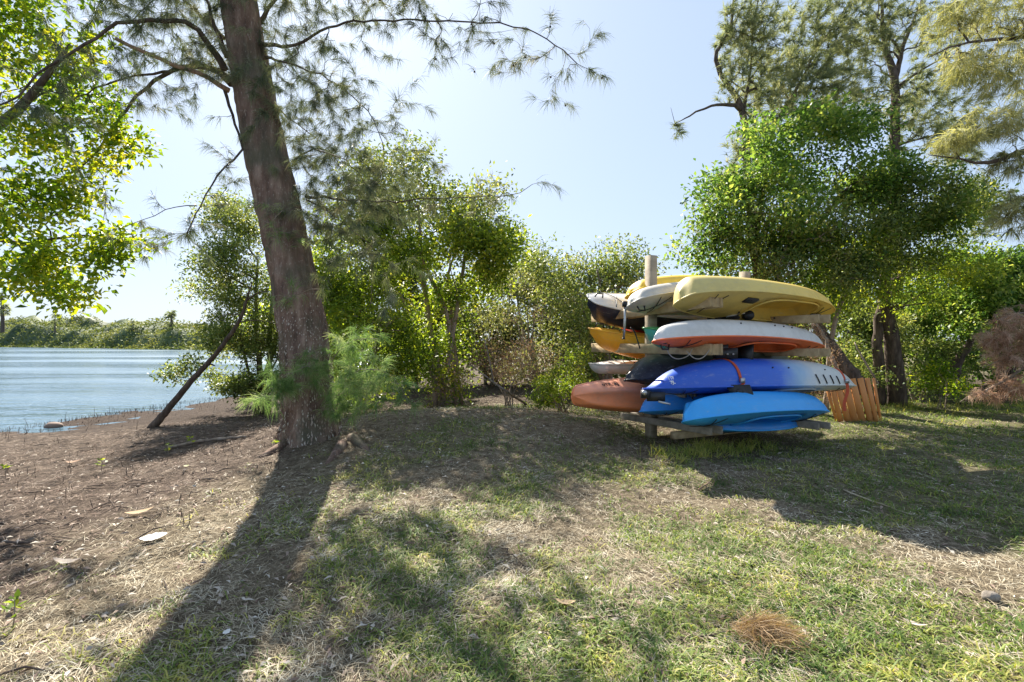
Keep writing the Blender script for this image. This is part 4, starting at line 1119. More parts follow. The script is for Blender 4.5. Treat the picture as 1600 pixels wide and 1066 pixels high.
def bank_twigs():
    rg = np.random.default_rng(97); g = Geo()
    for _ in range(1500):
        d = math.exp(rg.uniform(math.log(2.2), math.log(13))); a = rg.uniform(-48, 45)
        x = d * math.sin(R(a)); y = d * math.cos(R(a))
        if x < float(shore_x(y)) + .3: continue
        if rg.random() > .06 + float(bank_mask(np.array([x]), np.array([y]))[0]): continue
        L = rg.uniform(.06, .30); th = rg.uniform(0, 6.3); r = rg.uniform(.002, .006)
        dx, dy = math.cos(th) * L / 2, math.sin(th) * L / 2; b = rg.normal() * .03
        pts = [[x - dx, y - dy, hgt(x - dx, y - dy) + .008], [x - b, y + b, hgt(x, y) + .015 + rg.random() * .02], [x + dx, y + dy, hgt(x + dx, y + dy) + .008]]
        g.tube(pts, [r, r, r * .6], 4)
    g.build('bank_twigs', M['bark_branch'], kind='stuff', label='dark broken twigs scattered over the bank', cat='twigs')
bank_twigs()

def grass():
    rg = np.random.default_rng(95)
    n = 22000
    x, y = polar(n, rg, 1.5, 20)
    gm = green_mask(x, y)
    ok = (rg.random(n) < gm ** 1.1 + .03 * (x > -3)) & ~((abs(x - 3) < 1.4) & (abs(y - 7.1 - .5 * (x - 3)) < .5) & (rg.random(n) < .8))
    x = x[ok]; y = y[ok]; m = len(x)
    cnt = rg.poisson(14, m); idx = np.repeat(np.arange(m), cnt); k = len(idx)
    sd = .022 + .008 * y[idx]
    bx = x[idx] + rg.normal(size=k) * sd; by = y[idx] + rg.normal(size=k) * sd
    d = np.hypot(bx, by)
    az = rg.uniform(0, 2 * np.pi, k); el = rg.uniform(.1, 1.0, k)
    D = np.column_stack([np.cos(az) * np.cos(el), np.sin(az) * np.cos(el), np.sin(el)])
    sc = rg.uniform(.7, 1.4, m)[idx]
    L = rg.uniform(.03, .10, k) * sc * (1 + .35 * sstep(6, 12, d)); W = np.maximum(rg.uniform(.005, .009, k), .0010 * d)
    S = np.cross(D, [0, 0, 1.]); S /= np.linalg.norm(S, axis=1)[:, None] + 1e-9
    base = np.column_stack([bx, by, height(bx, by) - .003])
    mid = base + D * L[:, None] * .55
    D2 = D + np.array([0, 0, -.75]); D2 /= np.linalg.norm(D2, axis=1)[:, None]
    tip = mid + D2 * L[:, None] * .5
    w = W[:, None] / 2
    v = np.stack([base - S * w, base + S * w, mid + S * w * .85, mid - S * w * .85, tip], 1).reshape(-1, 3)
    o = np.arange(k)[:, None] * 5
    yel = .28 * sstep(-.3, -2.0, x)
    tint = np.clip(rg.beta(2, 3, m)[idx] + rg.normal(size=k) * .12 + yel[idx], 0, 1)
    g = Geo(); g.add(v, [o + np.array([[0, 1, 2, 3]]), o + np.array([[3, 2, 4]])], np.repeat(tint, 5))
    g.build('grass', M['grass'], kind='stuff', label='short patchy green grass growing on the mound and lawn', cat='grass')
    # taller weeds at the foot of the rack and at the lawn edge
    pts = []
    for _ in range(150):
        if rg.random() < .5:
            xx = rg.uniform(1.6, 3.4); yy = 5.9 + .53 * (xx - 1.6) + rg.normal() * .18
        else:
            xx = rg.uniform(6.5, 11.5); yy = 11.3 + rg.normal() * .35
        pts.append((xx, yy))
    pts = np.array(pts); cnt = rg.poisson(14, len(pts)); idx = np.repeat(np.arange(len(pts)), cnt); k = len(idx)
    bb = np.column_stack([pts[idx] + rg.normal(size=(k, 2)) * .05, np.zeros(k)]); bb[:, 2] = height(bb[:, 0], bb[:, 1])
    D = np.column_stack([rg.normal(size=k) * .35, rg.normal(size=k) * .35, np.ones(k)])
    g = Geo(); needles(g, bb, D, rg, 1.3, .15, .006, 0.0001, .22, 1, .65)
    g.build('tall_grass', M['grass'], kind='stuff', label='taller grass at the foot of the kayak rack and along the lawn edge', cat='grass')
grass()

# ------------------------------------------------------------------ kayak rack
U = np.array([.88, .47, 0]); U /= np.linalg.norm(U)
NV = np.array([U[1], -U[0], 0])            # towards the camera side
PL = np.array([1.90, 7.00]); PR = np.array([3.60, 7.92])
rack = thing('kayak_rack', (PL[0], PL[1], hgt(*PL)), 'weathered timber kayak rack with two tall posts and four levels of arms', 'rack')
rb = np.array([PL[0], PL[1], hgt(*PL)])
def rack_beam(name, a, b, w, h, mat='rack_wood', label=None):
    a = np.array(a, float); b = np.array(b, float); c = (a + b) / 2
    d = b - a; L = np.linalg.norm(d); d /= L
    up = np.array([0, 0, 1.]) if abs(d[2]) < .9 else U
    side = np.cross(d, up); side /= np.linalg.norm(side); u = np.cross(side, d)
    g = Geo(); bv = .006
    # bevelled bar along local x
    sec = np.array([[w / 2 - bv, h / 2], [w / 2, h / 2 - bv], [w / 2, -h / 2 + bv], [w / 2 - bv, -h / 2], [-w / 2 + bv, -h / 2], [-w / 2, -h / 2 + bv], [-w / 2, h / 2 - bv], [-w / 2 + bv, h / 2]])
    v = np.concatenate([np.column_stack([np.full(8, s), sec]) for s in (-L / 2, L / 2)])
    j = np.arange(8); j2 = (j + 1) % 8
    g.add(v, [np.stack([j, j2, j2 + 8, j + 8], 1), j[::-1][None, :], (j + 8)[None, :]])
    Mx = Matrix(((d[0], side[0], u[0], c[0] - rb[0]), (d[1], side[1], u[1], c[1] - rb[1]), (d[2], side[2], u[2], c[2] - rb[2]), (0, 0, 0, 1)))
    return link(name, g.mesh(name, M[mat]), rack, label=label, M=Mx)
zt = [CAMZ + 133 / F * 7.0, CAMZ + 108 / F * 7.92]
for (p, z) in ((PL, zt[0]), (PR, zt[1])):
    rack_beam('post', (p[0], p[1], hgt(*p) - .15), (p[0], p[1], z), .12, .12, 'post_wood')
PLv = np.array([*PL, 0]); PRv = np.array([*PR, 0])
levels = [  # zback, zfront left ; zback, zfront right
    (1.86, 1.965, 1.80, 1.80), (1.395, 1.40, 1.33, 1.345), (.86, .865, .80, .80), (.42, .44, .36, .36)]
for i, (a, b, c, d) in enumerate(levels):
    for side in (-1, 1):     # boards on both faces of the post
        rack_beam('arm', PLv - NV * (1.2 if i < 2 else .5) + U * .09 * side + [0, 0, a], PLv + NV * (.7 if i == 2 else 1.09) + U * .09 * side + [0, 0, b], .038, .135 if i < 3 else .09, 'rack_wood' if i < 2 else 'grey_wood')
    rack_beam('arm', PRv - NV * .8 + U * .09 + [0, 0, c], PRv + NV * (1.24 if i != 2 else .7) + U * .09 + [0, 0, d], .038, .11 if i < 3 else .09, 'rack_wood' if i < 2 else 'grey_wood')
    rack_beam('arm', PRv - NV * .8 - U * .09 + [0, 0, c], PRv + NV * (1.2 if i != 2 else .7) - U * .09 + [0, 0, d], .038, .11 if i < 3 else .09, 'rack_wood' if i < 2 else 'grey_wood')
    if i < 2:
        rack_beam('arm_block', PLv + NV * 1.04 - U * .07 + [0, 0, b], PLv + NV * 1.04 + U * .07 + [0, 0, b], .09, .13)
rack_beam('plank', PLv + NV * .95 - U * .25 + [0, 0, 2.06], PLv + NV * .95 + U * .15 + [0, 0, 2.02], .16, .02)
rack_beam('ground_rail', PLv + NV * .5 + U * -.1 + [0, 0, .30], PRv + NV * .5 + [0, 0, .26], .09, .09)

# ------------------------------------------------------------------ kayaks
def kayak(label, A, B, W, H, roll, hull, deck, bluntA=.12, bluntB=.12, rock=.5, crown=.05, well=None, cat='kayak', e=.75, sheer=.06, chine=0, handles=(1, 1), seat=True, scup=True, rockA=None, p=2.2, name='kayak'):
    A = np.array(A); B = np.array(B)
    d = B - A; L = np.linalg.norm(d); d /= L
    y = np.cross([0, 0, 1.], d); y /= np.linalg.norm(y); z = np.cross(d, y)
    c = (A + B) / 2
    Mx = Matrix(((d[0], y[0], z[0], c[0]), (d[1], y[1], z[1], c[1]), (d[2], y[2], z[2], c[2]), (0, 0, 0, 1))) @ Matrix.Rotation(R(roll), 4, 'X')
    root = thing(name, None, label, cat, M=Mx)
    ns = 49; t = np.sin(np.linspace(-1, 1, ns) * np.pi / 2)
    bl = np.where(t < 0, bluntA, bluntB)
    prof = (1 - np.abs(t) ** p) ** .75
    wid = W / 2 * (bl + (1 - bl) * prof)
    rnd = .06 + .94 * np.sqrt(np.clip(1 - (np.clip(np.abs(t) - .965, 0, 1) / .035) ** 2, 0, 1))
    wid = wid * rnd
    zs = sheer * t ** 2
    rk = np.where(t < 0, rock if rockA is None else rockA, rock)
    zk = zs - H * (1 - rk * np.abs(t) ** 3.2)
    zk = zs - (zs - zk) * (.30 + .70 * rnd)
    na = 25
    ang = np.linspace(-np.pi / 2, np.pi / 2, na)
    sa = np.sign(np.sin(ang)) * np.abs(np.sin(ang)) ** e; ca = np.abs(np.cos(ang)) ** e
    if chine:
        ca = ca * (1 - chine * .12 * np.cos(ang * 6))
    hx = (t * L / 2)[:, None] + 0 * ang[None, :]
    # stems rake: ends lean inward at the keel
    depthf = ca[None, :]
    hx = hx - np.sign(t)[:, None] * np.abs(t)[:, None] ** 8 * depthf * H * .5 * rnd[:, None]
    hy = wid[:, None] * sa[None, :]
    hz = zs[:, None] - (zs - zk)[:, None] * ca[None, :]
    V = np.stack([hx, hy, hz], -1)
    i = np.arange(ns - 1)[:, None] * na; j = np.arange(na - 1)[None, :]
    q = np.stack([i + j, i + j + 1, i + na + j + 1, i + na + j], -1).reshape(-1, 4)
    caps = [np.arange(na)[None, :][:, ::-1], (np.arange(na) + (ns - 1) * na)[None, :]]
    g = Geo(); g.add(V.reshape(-1, 3), [q] + caps)
    g.build('hull', M[hull], root, smooth=True)
    # deck with moulded wells
    nb = 21; w = np.linspace(-1, 1, nb)
    dx = (t * L / 2)[:, None] + 0 * w[None, :]
    dy = wid[:, None] * w[None, :] * .995
    dz = zs[:, None] + crown * (1 - w[None, :] ** 2) * (1 - np.abs(t) ** 10)[:, None] + .002
    for (x0, x1, hw, dep) in (well or ()):
        m = sstep(0, .06, 1 - ((dx - (x0 + x1) / 2) / ((x1 - x0) / 2)) ** 4 - (dy / hw) ** 4 * 1.0)
        dz = dz - m * dep
    VD = np.stack([dx, dy, dz], -1)
    i = np.arange(ns - 1)[:, None] * nb; j = np.arange(nb - 1)[None, :]
    q2 = np.stack([i + j, i + nb + j, i + nb + j + 1, i + j + 1], -1).reshape(-1, 4)
    g = Geo(); g.add(VD.reshape(-1, 3), [q2])
    g.build('deck', M[deck], root, smooth=True)
    # rubbing strake round the gunwale
    for s in (-1, 1):
        g = Geo(); g.tube(np.stack([t * L / 2, wid * s, zs], 1), .011, 6)
        g.build('rail', M[deck], root, smooth=True)
    for s, on in ((-1, handles[0]), (1, handles[1])):
        if on:
            g = Geo(); x = s * (L / 2 - .16); zt_ = sheer * .9 + crown
            g.tube([[x - .07, 0, zt_ * .9], [x - .05, 0, zt_ + .045], [x + .05, 0, zt_ + .045], [x + .07, 0, zt_ * .8]], .011, 6)
            g.build('handle', M['black'], root, smooth=True)
    if seat and well:
        g = Geo(); x0, x1, hw, dep = well[0]; xm = (x0 + x1) / 2
        g.box((xm - .2, 0, -dep + .08), (.36, hw * 1.1, .05)); 
        rm = np.array(Matrix.Rotation(R(-20), 3, 'Y'))
        g.box((xm - .40, 0, -dep + .22), (.04, hw * 1.1, .30), rm)
        g.build('seat', M['black'], root)
    if well:
        g = Geo()
        x0, x1, hw, dep = well[0]
        th = np.linspace(0, 2 * np.pi, 40)
        cx, sx_ = np.cos(th), np.sin(th)
        rx = (x0 + x1) / 2 + (x1 - x0) / 2 * np.sign(cx) * abs(cx) ** .6; ry = hw * np.sign(sx_) * abs(sx_) ** .6
        wv = np.interp(rx, t * L / 2, wid)
        rz = np.interp(rx, t * L / 2, zs) + crown * (1 - np.clip(ry / wv, -1, 1) ** 2) + .008
        g.tube(np.stack([rx, ry, rz], 1), .012, 6, cap=False)
        g.build('well_rim', M[deck], root, smooth=True)
    if well or crown > .04:
        for x0_ in (-.36, .36):
            g = Geo(); n_ = 9; yy = np.linspace(-1, 1, n_); uu = x0_ * L
            wv = np.interp(uu, t * L / 2, wid) * .8
            zz_ = np.interp(uu, t * L / 2, zs) + crown * (1 - (yy * .8) ** 2) + .010
            g.tube(np.column_stack([uu + .10 * yy, yy * wv, zz_]), .005, 5); g.tube(np.column_stack([uu - .10 * yy, yy * wv, zz_ + .004]), .005, 5)
            g.build('bungee', M['black'], root)
    def surf(u, a):     # hull surface at length fraction u (-1..1), girth angle a
        wi = np.interp(u, t, wid); zz = np.interp(u, t, zs); zkk = np.interp(u, t, zk)
        sa_ = math.copysign(abs(math.sin(a)) ** e, math.sin(a)); ca_ = abs(math.cos(a)) ** e
        return np.array([u * L / 2 - math.copysign(abs(u) ** 8 * ca_ * H * .5, u), wi * sa_, zz - (zz - zkk) * ca_])
    return root, surf, L

def pk(name, c, **kw):
    M[name] = plastic(name, c, **kw); return name
pk('yellow_plastic', (.62, .42, .10), rough=.42, ramp_x=(-1.6, 1.6, [(0, (.62, .50, .18)), (.45, (.76, .56, .14)), (1, (.95, .60, .07))]))
pk('deep_yellow_plastic', (.90, .58, .03)); pk('ivory_plastic', (.58, .55, .48), dirt=.3); pk('white_plastic', (.68, .66, .62), dirt=.2)
pk('red_orange_plastic', (.85, .16, .03)); pk('orange_plastic', (.9, .4, .02), ramp_x=(-.4, .1, [(0, (.90, .34, .02)), (1, (.95, .46, .03))]), along='Z')
pk('red_plastic', (.60, .06, .04)); pk('teal_plastic', (.10, .50, .33)); pk('green_plastic', (.07, .36, .10))
pk('navy_plastic', (.012, .018, .045), rough=.3); pk('olive_black_plastic', (.05, .06, .04), rough=.3, ramp_x=(-.44, .02, [(0, (.13, .15, .09)), (.45, (.06, .07, .05)), (.7, (.012, .014, .022))]), along='Z', dirt=.1)
pk('blue_white_plastic', (.03, .07, .55), rough=.3, ramp_x=(-2.1, 2.1, [(0, (.015, .085, .50)), (.52, (.02, .12, .60)), (.62, (.28, .44, .62)), (.70, (.62, .63, .60)), (1, (.66, .66, .60))]), dirt=.06)
pk('salmon_plastic', (.66, .23, .15), ramp_x=(-.36, .06, [(0, (.95, .44, .30)), (.6, (.95, .38, .23)), (1, (.95, .29, .10))]), along='Y')
pk('blue_plastic', (.02, .25, .70)); pk('sky_blue_plastic', (.035, .38, .86), rough=.32, dirt=.08)

# top level
yk, ys, yL = kayak('faded yellow sit-on-top kayak lying tilted and upside down on the topmost arms, nearest the camera', P(1064, 468, 5.95), P(1294, 492, 7.75), .80, .30, 180 - 22, 'yellow_plastic', 'yellow_plastic', bluntA=.32, bluntB=.2, rock=.45, rockA=.05, well=((-.35, 1.05, .30, .17),), p=2.4, handles=(0, 1), seat=False, crown=.03, sheer=0)
g = Geo(); g.tube([[1.05, .05, .05], [1.2, .1, .10], [1.32, .02, .09], [1.45, .06, .09]], .012, 6); g.box((1.12, .06, .075), (.22, .07, .03)); g.build('rudder_fitting', M['black'], yk)
g = Geo(); g.box((-.62, .2, .03), (.22, .10, .03)); g.build('hatch_cover', M['black'], yk)
for k in range(3):
    g = Geo(); g.tube([[.5 + .15 * k, -.18, .03], [.5 + .15 * k, -.18, .05]], [.012, .012], 8); g.build('rivet', M['black'], yk)
kayak('pale ivory board like kayak upside down between the left post and the big yellow kayak', P(984, 468, 6.35), P(1190, 478, 8.1), .74, .22, 180 - 24, 'ivory_plastic', 'ivory_plastic', bluntA=.3, bluntB=.2, rock=.3, handles=(1, 0), seat=False)
kayak('bright yellow kayak on the topmost arms, behind the left post', P(984, 452, 7.1), P(1200, 466, 8.9), .72, .22, 180 - 20, 'deep_yellow_plastic', 'deep_yellow_plastic', bluntA=.4, bluntB=.2, rock=.3, handles=(0, 0), seat=False)
kayak('navy blue kayak with a whitish deck sticking out at the left below the yellow ones', P(918, 472, 7.4), P(1170, 488, 8.9), .68, .42, 34, 'navy_plastic', 'white_plastic', e=.95, bluntA=.3, rock=.25, well=((-.3, .8, .2, .1),), handles=(1, 0))
# second level
ow, osf, oL = kayak('white hulled kayak with red orange deck lying upside down in front on the second level', P(1022, 530, 5.75), P(1277, 543, 7.55), .72, .27, 180 - 13, 'white_plastic', 'red_orange_plastic', bluntA=.1, bluntB=.25, rock=.4, well=((-.3, .9, .24, .12),), sheer=.02)
kayak('orange kayak with an upturned tip at the left end of the second level', P(921, 521, 7.4), P(1190, 541, 8.9), .68, .36, 8, 'orange_plastic', 'orange_plastic', bluntA=.22, bluntB=.2, rock=.42, well=((-.3, .8, .22, .12),), sheer=.07)
kayak('red kayak behind the left post on the second level', P(960, 506, 8.1), P(1210, 520, 9.4), .62, .24, 10, 'red_plastic', 'red_plastic', rock=.5, handles=(0, 0))
gk, gs, gL = kayak('teal green kayak squeezed between the orange and the white kayak', P(1008, 520, 6.45), P(1200, 534, 7.7), .40, .26, 4, 'teal_plastic', 'green_plastic', rock=.4, bluntA=.3, handles=(0, 0))
# third level
kayak('white board end showing left of the black kayak on the third level', P(929, 569, 7.6), P(1180, 569, 9.2), .60, .16, 0, 'white_plastic', 'white_plastic', bluntA=.7, bluntB=.3, rock=.1, handles=(0, 0), sheer=0)
kayak('black and olive kayak lying upside down behind the blue and white one', P(978, 594, 6.5), P(1250, 588, 8.3), .74, .42, 180 - 10, 'olive_black_plastic', 'olive_black_plastic', rock=.55, bluntA=.16, bluntB=.05, sheer=.0, handles=(0, 0))
bw, bs, bL = kayak('long blue and white kayak tied upside down with orange straps on the third level', P(1004, 608, 5.75), P(1335, 603, 7.65), .70, .37, 180 - 8, 'blue_white_plastic', 'blue_white_plastic', bluntA=.03, bluntB=.03, rock=.92, sheer=-.0, handles=(0, 0), e=.8, crown=.06, well=((.0, .9, .22, .12),), seat=False)
# bottom level
sk_, ss, sL = kayak('salmon pink kayak resting on its side at the bottom left of the rack', P(897, 619, 6.75), P(1190, 612, 8.3), .52, .30, -84, 'salmon_plastic', 'salmon_plastic', bluntA=.4, bluntB=.2, rock=.5, chine=1, handles=(1, 0), seat=False)
kayak('mid blue kayak upside down behind the bright blue one on the bottom level', P(1002, 643, 6.3), P(1205, 636, 7.6), .62, .22, 180 - 10, 'blue_plastic', 'blue_plastic', bluntA=.12, rock=.35, handles=(0, 0), sheer=-.0)
kayak('bright sky blue kayak lying in front at the bottom of the rack', P(1070, 658, 5.6), P(1277, 648, 7.15), .74, .28, 180 - 20, 'sky_blue_plastic', 'sky_blue_plastic', bluntA=.08, bluntB=.42, rock=.3, well=((-.4, .7, .24, .1),), handles=(0, 0), e=.7, seat=False, sheer=.0, chine=.7)
kayak('thin blue board lying lowest of all under the bright blue kayak', P(1100, 672, 6.3), P(1245, 662, 7.5), .60, .12, 180, 'blue_plastic', 'sky_blue_plastic', bluntA=.2, rock=.2, handles=(0, 0), sheer=-.03)

for root_, sf_, us in ((ow, osf, (.1, .22, .34, -.3)), (bw, bs, (-.1, .05, .45))):
    nr = 1 if (root_.matrix_world.to_3x3() @ Vector((0, 1, 0))).y < 0 else -1
    for u_ in us:
        g = Geo(); q_ = sf_(u_, 1.0 * nr); q2 = q_ * np.array([1, 1.02, 1.0]) + [0, .002 * nr, -.003]
        g.tube([q_, q2 + (q2 - q_) * .5], [.010, .010], 8); g.build('scupper', M['black'], root_)
# straps on the blue and white kayak
def strap(u, tail=None):
    pts = []
    for a in np.linspace(-1.5, 1.5, 24):
        p_ = bs(u, a); p_[1] *= 1.03; p_[2] -= .008; pts.append(p_)
    pts = np.array(pts)
    w = .022
    v = np.concatenate([pts + [-w, 0, 0], pts + [w, 0, 0], pts * [1, .98, 1] + [-w, 0, .006], pts * [1, .98, 1] + [w, 0, .006]]); n = len(pts)
    i = np.arange(n - 1)
    g = Geo(); g.add(v, [np.stack([i, i + 1, i + n + 1, i + n], 1), np.stack([i + 2 * n, i + 3 * n, i + 3 * n + 1, i + 2 * n + 1], 1), np.stack([i, i + 2 * n, i + 2 * n + 1, i + 1], 1), np.stack([i + n, i + n + 1, i + 3 * n + 1, i + 3 * n], 1)])
    side = pts[0] if True else pts[-1]
    o = g.build('strap', M['strap'], bw)
    return pts
st1 = strap(-.40); st2 = strap(.70)
Mi = bw.matrix_world.copy()
bpy.context.view_layer.update()
def to_local(root, p):
    return np.array(root.matrix_world.inverted() @ Vector(p))
def near_end(pts):      # the strap end that lies on the camera side
    w = [np.array(bw.matrix_world @ Vector(p)) for p in (pts[0], pts[-1])]
    return w[0] if w[0][1] < w[1][1] else w[1]
e2 = near_end(st2); e1 = near_end(st1)
for e_, ln in ((e1, .06), (e2, .40)):
    g = Geo(); n = 10; k = np.linspace(0, 1, n)
    c = e_ + np.column_stack([.02 * np.sin(k * 6) - .02 * k, -.02 + 0 * k, -ln * k])
    g.add(np.concatenate([c + [-.022, 0, 0], c + [.022, 0, 0], c + [-.022, .004, 0], c + [.022, .004, 0]]),
          [np.stack([np.arange(n - 1), np.arange(n - 1) + 1, np.arange(n - 1) + n + 1, np.arange(n - 1) + n], 1), np.stack([np.arange(n - 1) + 2 * n, np.arange(n - 1) + 3 * n, np.arange(n - 1) + 3 * n + 1, np.arange(n - 1) + 2 * n + 1], 1)])
    o = g.build('strap_tail', M['strap'], bw); o.matrix_parent_inverse = bw.matrix_world.inverted()
    g = Geo(); g.box(e_ + [0, -.03, .02], (.05, .02, .06)); o = g.build('buckle', M['steel'], bw); o.matrix_parent_inverse = bw.matrix_world.inverted()
# deck bungee ridges on its white half
for k in range(4):
    g = Geo(); u = .30 + .09 * k; p_ = bs(u, 1.3)
    near = 1 if (bw.matrix_world @ Vector((0, 1, 0)) - bw.matrix_world @ Vector((0, 0, 0))).y < 0 else -1
    a0 = bs(u, 1.25 * near); a1 = bs(u + .03, 1.54 * near)
    a0[1] *= 1.03; a1[1] *= 1.02
    g.tube([a0, (a0 + a1) / 2 + [0, .004 * near, 0], a1], .008, 6); g.build('bungee_cord', M['black'], bw)

# flat lettering (drawn as flat print set 3 mm off the hull)
def text_on(root, surf, u, a, txt, size, mat, name='lettering', flip=False, da=.12):
    cu = bpy.data.curves.new('lettering', 'FONT'); cu.body = txt; cu.size = size; cu.align_x = 'CENTER'; cu.align_y = 'CENTER'; cu.extrude = .001; cu.offset = size * .03
    tmp = bpy.data.objects.new('tmp', cu); COL.objects.link(tmp)
    dg = bpy.context.evaluated_depsgraph_get()
    me = bpy.data.meshes.new_from_object(tmp.evaluated_get(dg)); bpy.data.objects.remove(tmp)
    me.materials.clear(); me.materials.append(M[mat])
    p = surf(u, a); px_ = surf(u + .03, a) - surf(u - .03, a); px_[1:] *= .3; pa = surf(u, a + da) - surf(u, a - da)
    px_ /= np.linalg.norm(px_); n = np.cross(px_, pa); n /= np.linalg.norm(n)
    if n @ p < 0 : n = -n
    mw = np.array(root.matrix_world.to_3x3())
    X = px_
    if (mw @ X)[0] < 0: X = -X
    Y = np.cross(n, X)
    if (mw @ Y)[2] < 0: X = -X; Y = -Y
    c = p + n * .006
    Mx = Matrix(((X[0], Y[0], n[0], c[0]), (X[1], Y[1], n[1], c[1]), (X[2], Y[2], n[2], c[2]), (0, 0, 0, 1)))
    return link(name, me, root, M=Mx)
nearb = 1 if (bw.matrix_world.to_3x3() @ Vector((0, 1, 0))).y < 0 else -1
text_on(bw, bs, -.86, 1.1 * nearb, 'TTS\n7JL', .055, 'white_mark')
nears = [a for a in (-.9, 0, .9)]
def facing(root, surf, u, a):
    p = np.array(root.matrix_world @ Vector(surf(u, a))); c = np.array(root.matrix_world @ Vector(surf(u, 0) * [1, 0, 0])); return p
text_on(sk_, ss, -.74, -1.0, 'oTR,\u02bcRJ', .085, 'dark_mark')
bpy.context.view_layer.update()

# pedal drives, rudder, paddle and cords hanging on the rack
def gadget(name, label, cat, c, parts):
    r_ = thing(name, c, label, cat)
    for nm, mat, fn in parts:
        g = Geo(); fn(g); g.build(nm, M[mat], r_, smooth=False)
    return r_
gadget('pedal_drive', 'black kayak pedal drive hanging below the big yellow kayak', 'pedal drive', P(1150, 493, 6.9), [
    ('housing', 'black', lambda g: (g.box((-.12, 0, 0), (.30, .10, .10)), g.box((-.30, 0, -.02), (.14, .12, .16)))),
    ('crank_wheel', 'black', lambda g: g.tube([[.16, -.05, 0], [.16, .05, 0]], [.065, .065], 18)),
    ('crank_arm', 'steel', lambda g: g.beam((-.16, -.07, -.02), (.08, -.07, .03), .03, .025))])
gadget('pedal_drive', 'black perforated pedal drive below the white and red orange kayak', 'pedal drive', P(1133, 552, 6.3), [
    ('housing', 'black', lambda g: (g.box((0, 0, 0), (.26, .12, .13)), g.box((-.05, 0, .06), (.14, .10, .10)))),
    ('bolt', 'steel', lambda g: [g.tube([[x, -.065, -.01], [x, -.075, -.01]], [.012, .012], 8) for x in (-.07, 0, .07)])])
gadget('rudder', 'dark rudder bracket with silver rod under the left tip of the blue and white kayak', 'rudder', P(1022, 620, 5.75), [
    ('blade', 'black', lambda g: (g.box((.02, 0, .0), (.20, .03, .10)), g.box((-.10, 0, .03), (.09, .05, .09)))),
    ('rod', 'steel', lambda g: g.tube([[.04, -.03, -.05], [.17, -.04, -.08]], [.012, .012], 8)),
    ('pivot', 'steel', lambda g: g.tube([[-.12, -.06, .05], [-.12, .02, .05]], [.028, .028], 10))])
def fin(g):
    o = np.array([[-.16, 0, .08], [.12, 0, .08], [.16, 0, -.02], [.17, 0, -.14], [.05, 0, -.12], [-.10, 0, -.03]])
    n = 6; v = np.concatenate([o + [0, -.012, 0], o + [0, .012, 0]])
    j = np.arange(n); g.add(v, [np.stack([j, (j + 1) % n, (j + 1) % n + n, j + n], 1), j[None, ::-1], (j + n)[None, :]])
gadget('drive_fin', 'dark paddle shaped fin hanging below the middle of the blue and white kayak', 'fin', P(1155, 612, 6.0), [('blade', 'black', fin), ('hub', 'black', lambda g: g.tube([[0, -.03, .0], [0, -.013, .0]], [.04, .04], 14))])
gadget('paddle', 'silver paddle shaft hanging in front of the orange kayak', 'paddle', P(977, 500, 6.5), [
    ('shaft', 'steel', lambda g: g.tube([[.0, 0, .18], [-.005, 0, 0], [-.02, 0, -.23]], [.018, .016, .014], 10)),
    ('clamp', 'black', lambda g: (g.box((0, 0, .2), (.07, .06, .07)), g.tube([[-.02, -.0, -.23], [-.022, 0, -.245]], [.02, .02], 10)))])
def cordobj(label, pts, r=.006, mat='black', name='cord'):
    pts = np.array(pts); b = pts[0].copy(); a, _ = resample(pts - b, 1.0, .03)
    g = Geo(); g.tube(a, r, 6); o = link(name, g.mesh(name, M[mat], True), label=label, cat='cord'); o.location = b
cordobj('black cord hanging over the side of the orange kayak', [P(985, 512, 6.8), P(992, 520, 6.8), P(1000, 545, 6.8)], .009)
cordobj('grey cable looping under the second level arm, left loop', [P(1040, 542, 6.1), P(1048, 556, 6.1), P(1060, 561, 6.1), P(1075, 556, 6.1), P(1082, 545, 6.1)], .006, 'cord')
cordobj('grey cable looping under the second level arm, right loop', [P(1072, 548, 6.0), P(1085, 560, 6.0), P(1098, 559, 6.0), P(1110, 545, 6.0)], .006, 'cord')
cordobj('black carry loop hanging under the left part of the blue and white kayak', [P(1052, 603, 5.9), P(1057, 609, 5.9), P(1062, 611, 5.9), P(1067, 609, 5.9), P(1070, 602, 5.9)], .008)
cordobj('black carry loop under the left end of the white and red orange kayak', [P(1033, 528, 5.8), P(1033, 534, 5.8), P(1039, 537, 5.8), P(1046, 534, 5.8), P(1046, 528, 5.8)], .009)
cordobj('black upright strut between the blue and white kayak and the mid blue one', [P(1082, 600, 6.2), P(1082, 624, 6.2)], .012)

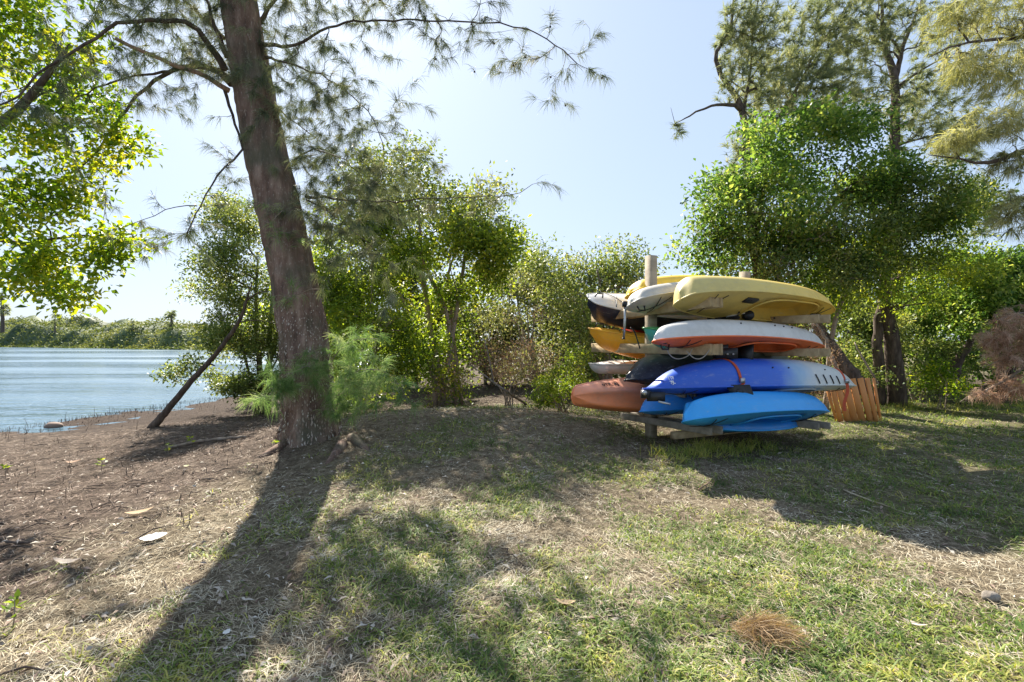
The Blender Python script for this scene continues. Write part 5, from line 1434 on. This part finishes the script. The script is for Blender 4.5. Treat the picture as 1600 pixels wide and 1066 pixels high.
# ------------------------------------------------------------------ curved slatted panel right of the rack
def slatted():
    b = ground_at(1342, 658)
    d = b[1]; s = d / F
    root = thing('slatted_wood_panel', b, 'curved panel of upright orange brown wooden slats standing on the grass right of the rack', 'wood panel')
    xs_top = [1291, 1299, 1308, 1319, 1331, 1344, 1355, 1365]
    xs_bot = [1307, 1314, 1325, 1336, 1348, 1360, 1369, 1376]
    ww = [.045, .085, .10, .118, .125, .118, .10, .06]
    yaw = [-42, -26, -16, -8, 0, 8, 16, 26]
    yt = [603, 601, 598, 593, 592, 591, 591, 591]
    bot = [655, 656, 657, 658, 658, 658, 658, 658]
    for k in range(8):
        dep = .12 * ((k - 3.6) / 3.6) ** 2
        q0 = P(xs_bot[k], bot[k], d + dep) - b; q1 = P(xs_top[k], yt[k], d + dep + .06) - b
        c0 = np.array([q0[0], dep, -.02]); c1 = q1
        a = R(yaw[k]); nx = np.array([math.cos(a), math.sin(a), 0])
        dr = c1 - c0; L = np.linalg.norm(dr); dr /= L
        side = nx - dr * (nx @ dr); side /= np.linalg.norm(side); u = np.cross(dr, side)
        g = Geo(); w = ww[k] * .97
        g.beam((0, 0, 0), (0, 0, L), .001, .001) if False else None
        sec = np.array([[w / 2 - .005, .014], [w / 2, .009], [w / 2, -.009], [w / 2 - .005, -.014], [-w / 2 + .005, -.014], [-w / 2, -.009], [-w / 2, .009], [-w / 2 + .005, .014]])
        v = np.concatenate([np.column_stack([sec, np.full(8, z)]) for z in (0, L)])
        j = np.arange(8); j2 = (j + 1) % 8
        g.add(v, [np.stack([j, j + 8, j2 + 8, j2], 1), j[None, :], (j + 8)[None, ::-1]])
        Mx = Matrix(((side[0], u[0], dr[0], c0[0]), (side[1], u[1], dr[1], c0[1]), (side[2], u[2], dr[2], c0[2]), (0, 0, 0, 1)))
        link('slat', g.mesh('slat', M['slat_wood']), root, M=Mx)
    for z0, f in ((.14, .17), (.62, .8)):
        pts = []
        for k in range(8):
            dep = .12 * ((k - 3.6) / 3.6) ** 2 + .05
            x = (P(xs_bot[k] * (1 - f) + xs_top[k] * f, 600, d + dep) - b)[0]
            pts.append([x, dep + .06 * f, z0])
        g = Geo(); a_, _ = resample(np.array(pts), 1, .05); g.tube(a_, .022, 4, cap=False); g.build('hoop', M['black'], root)
slatted()
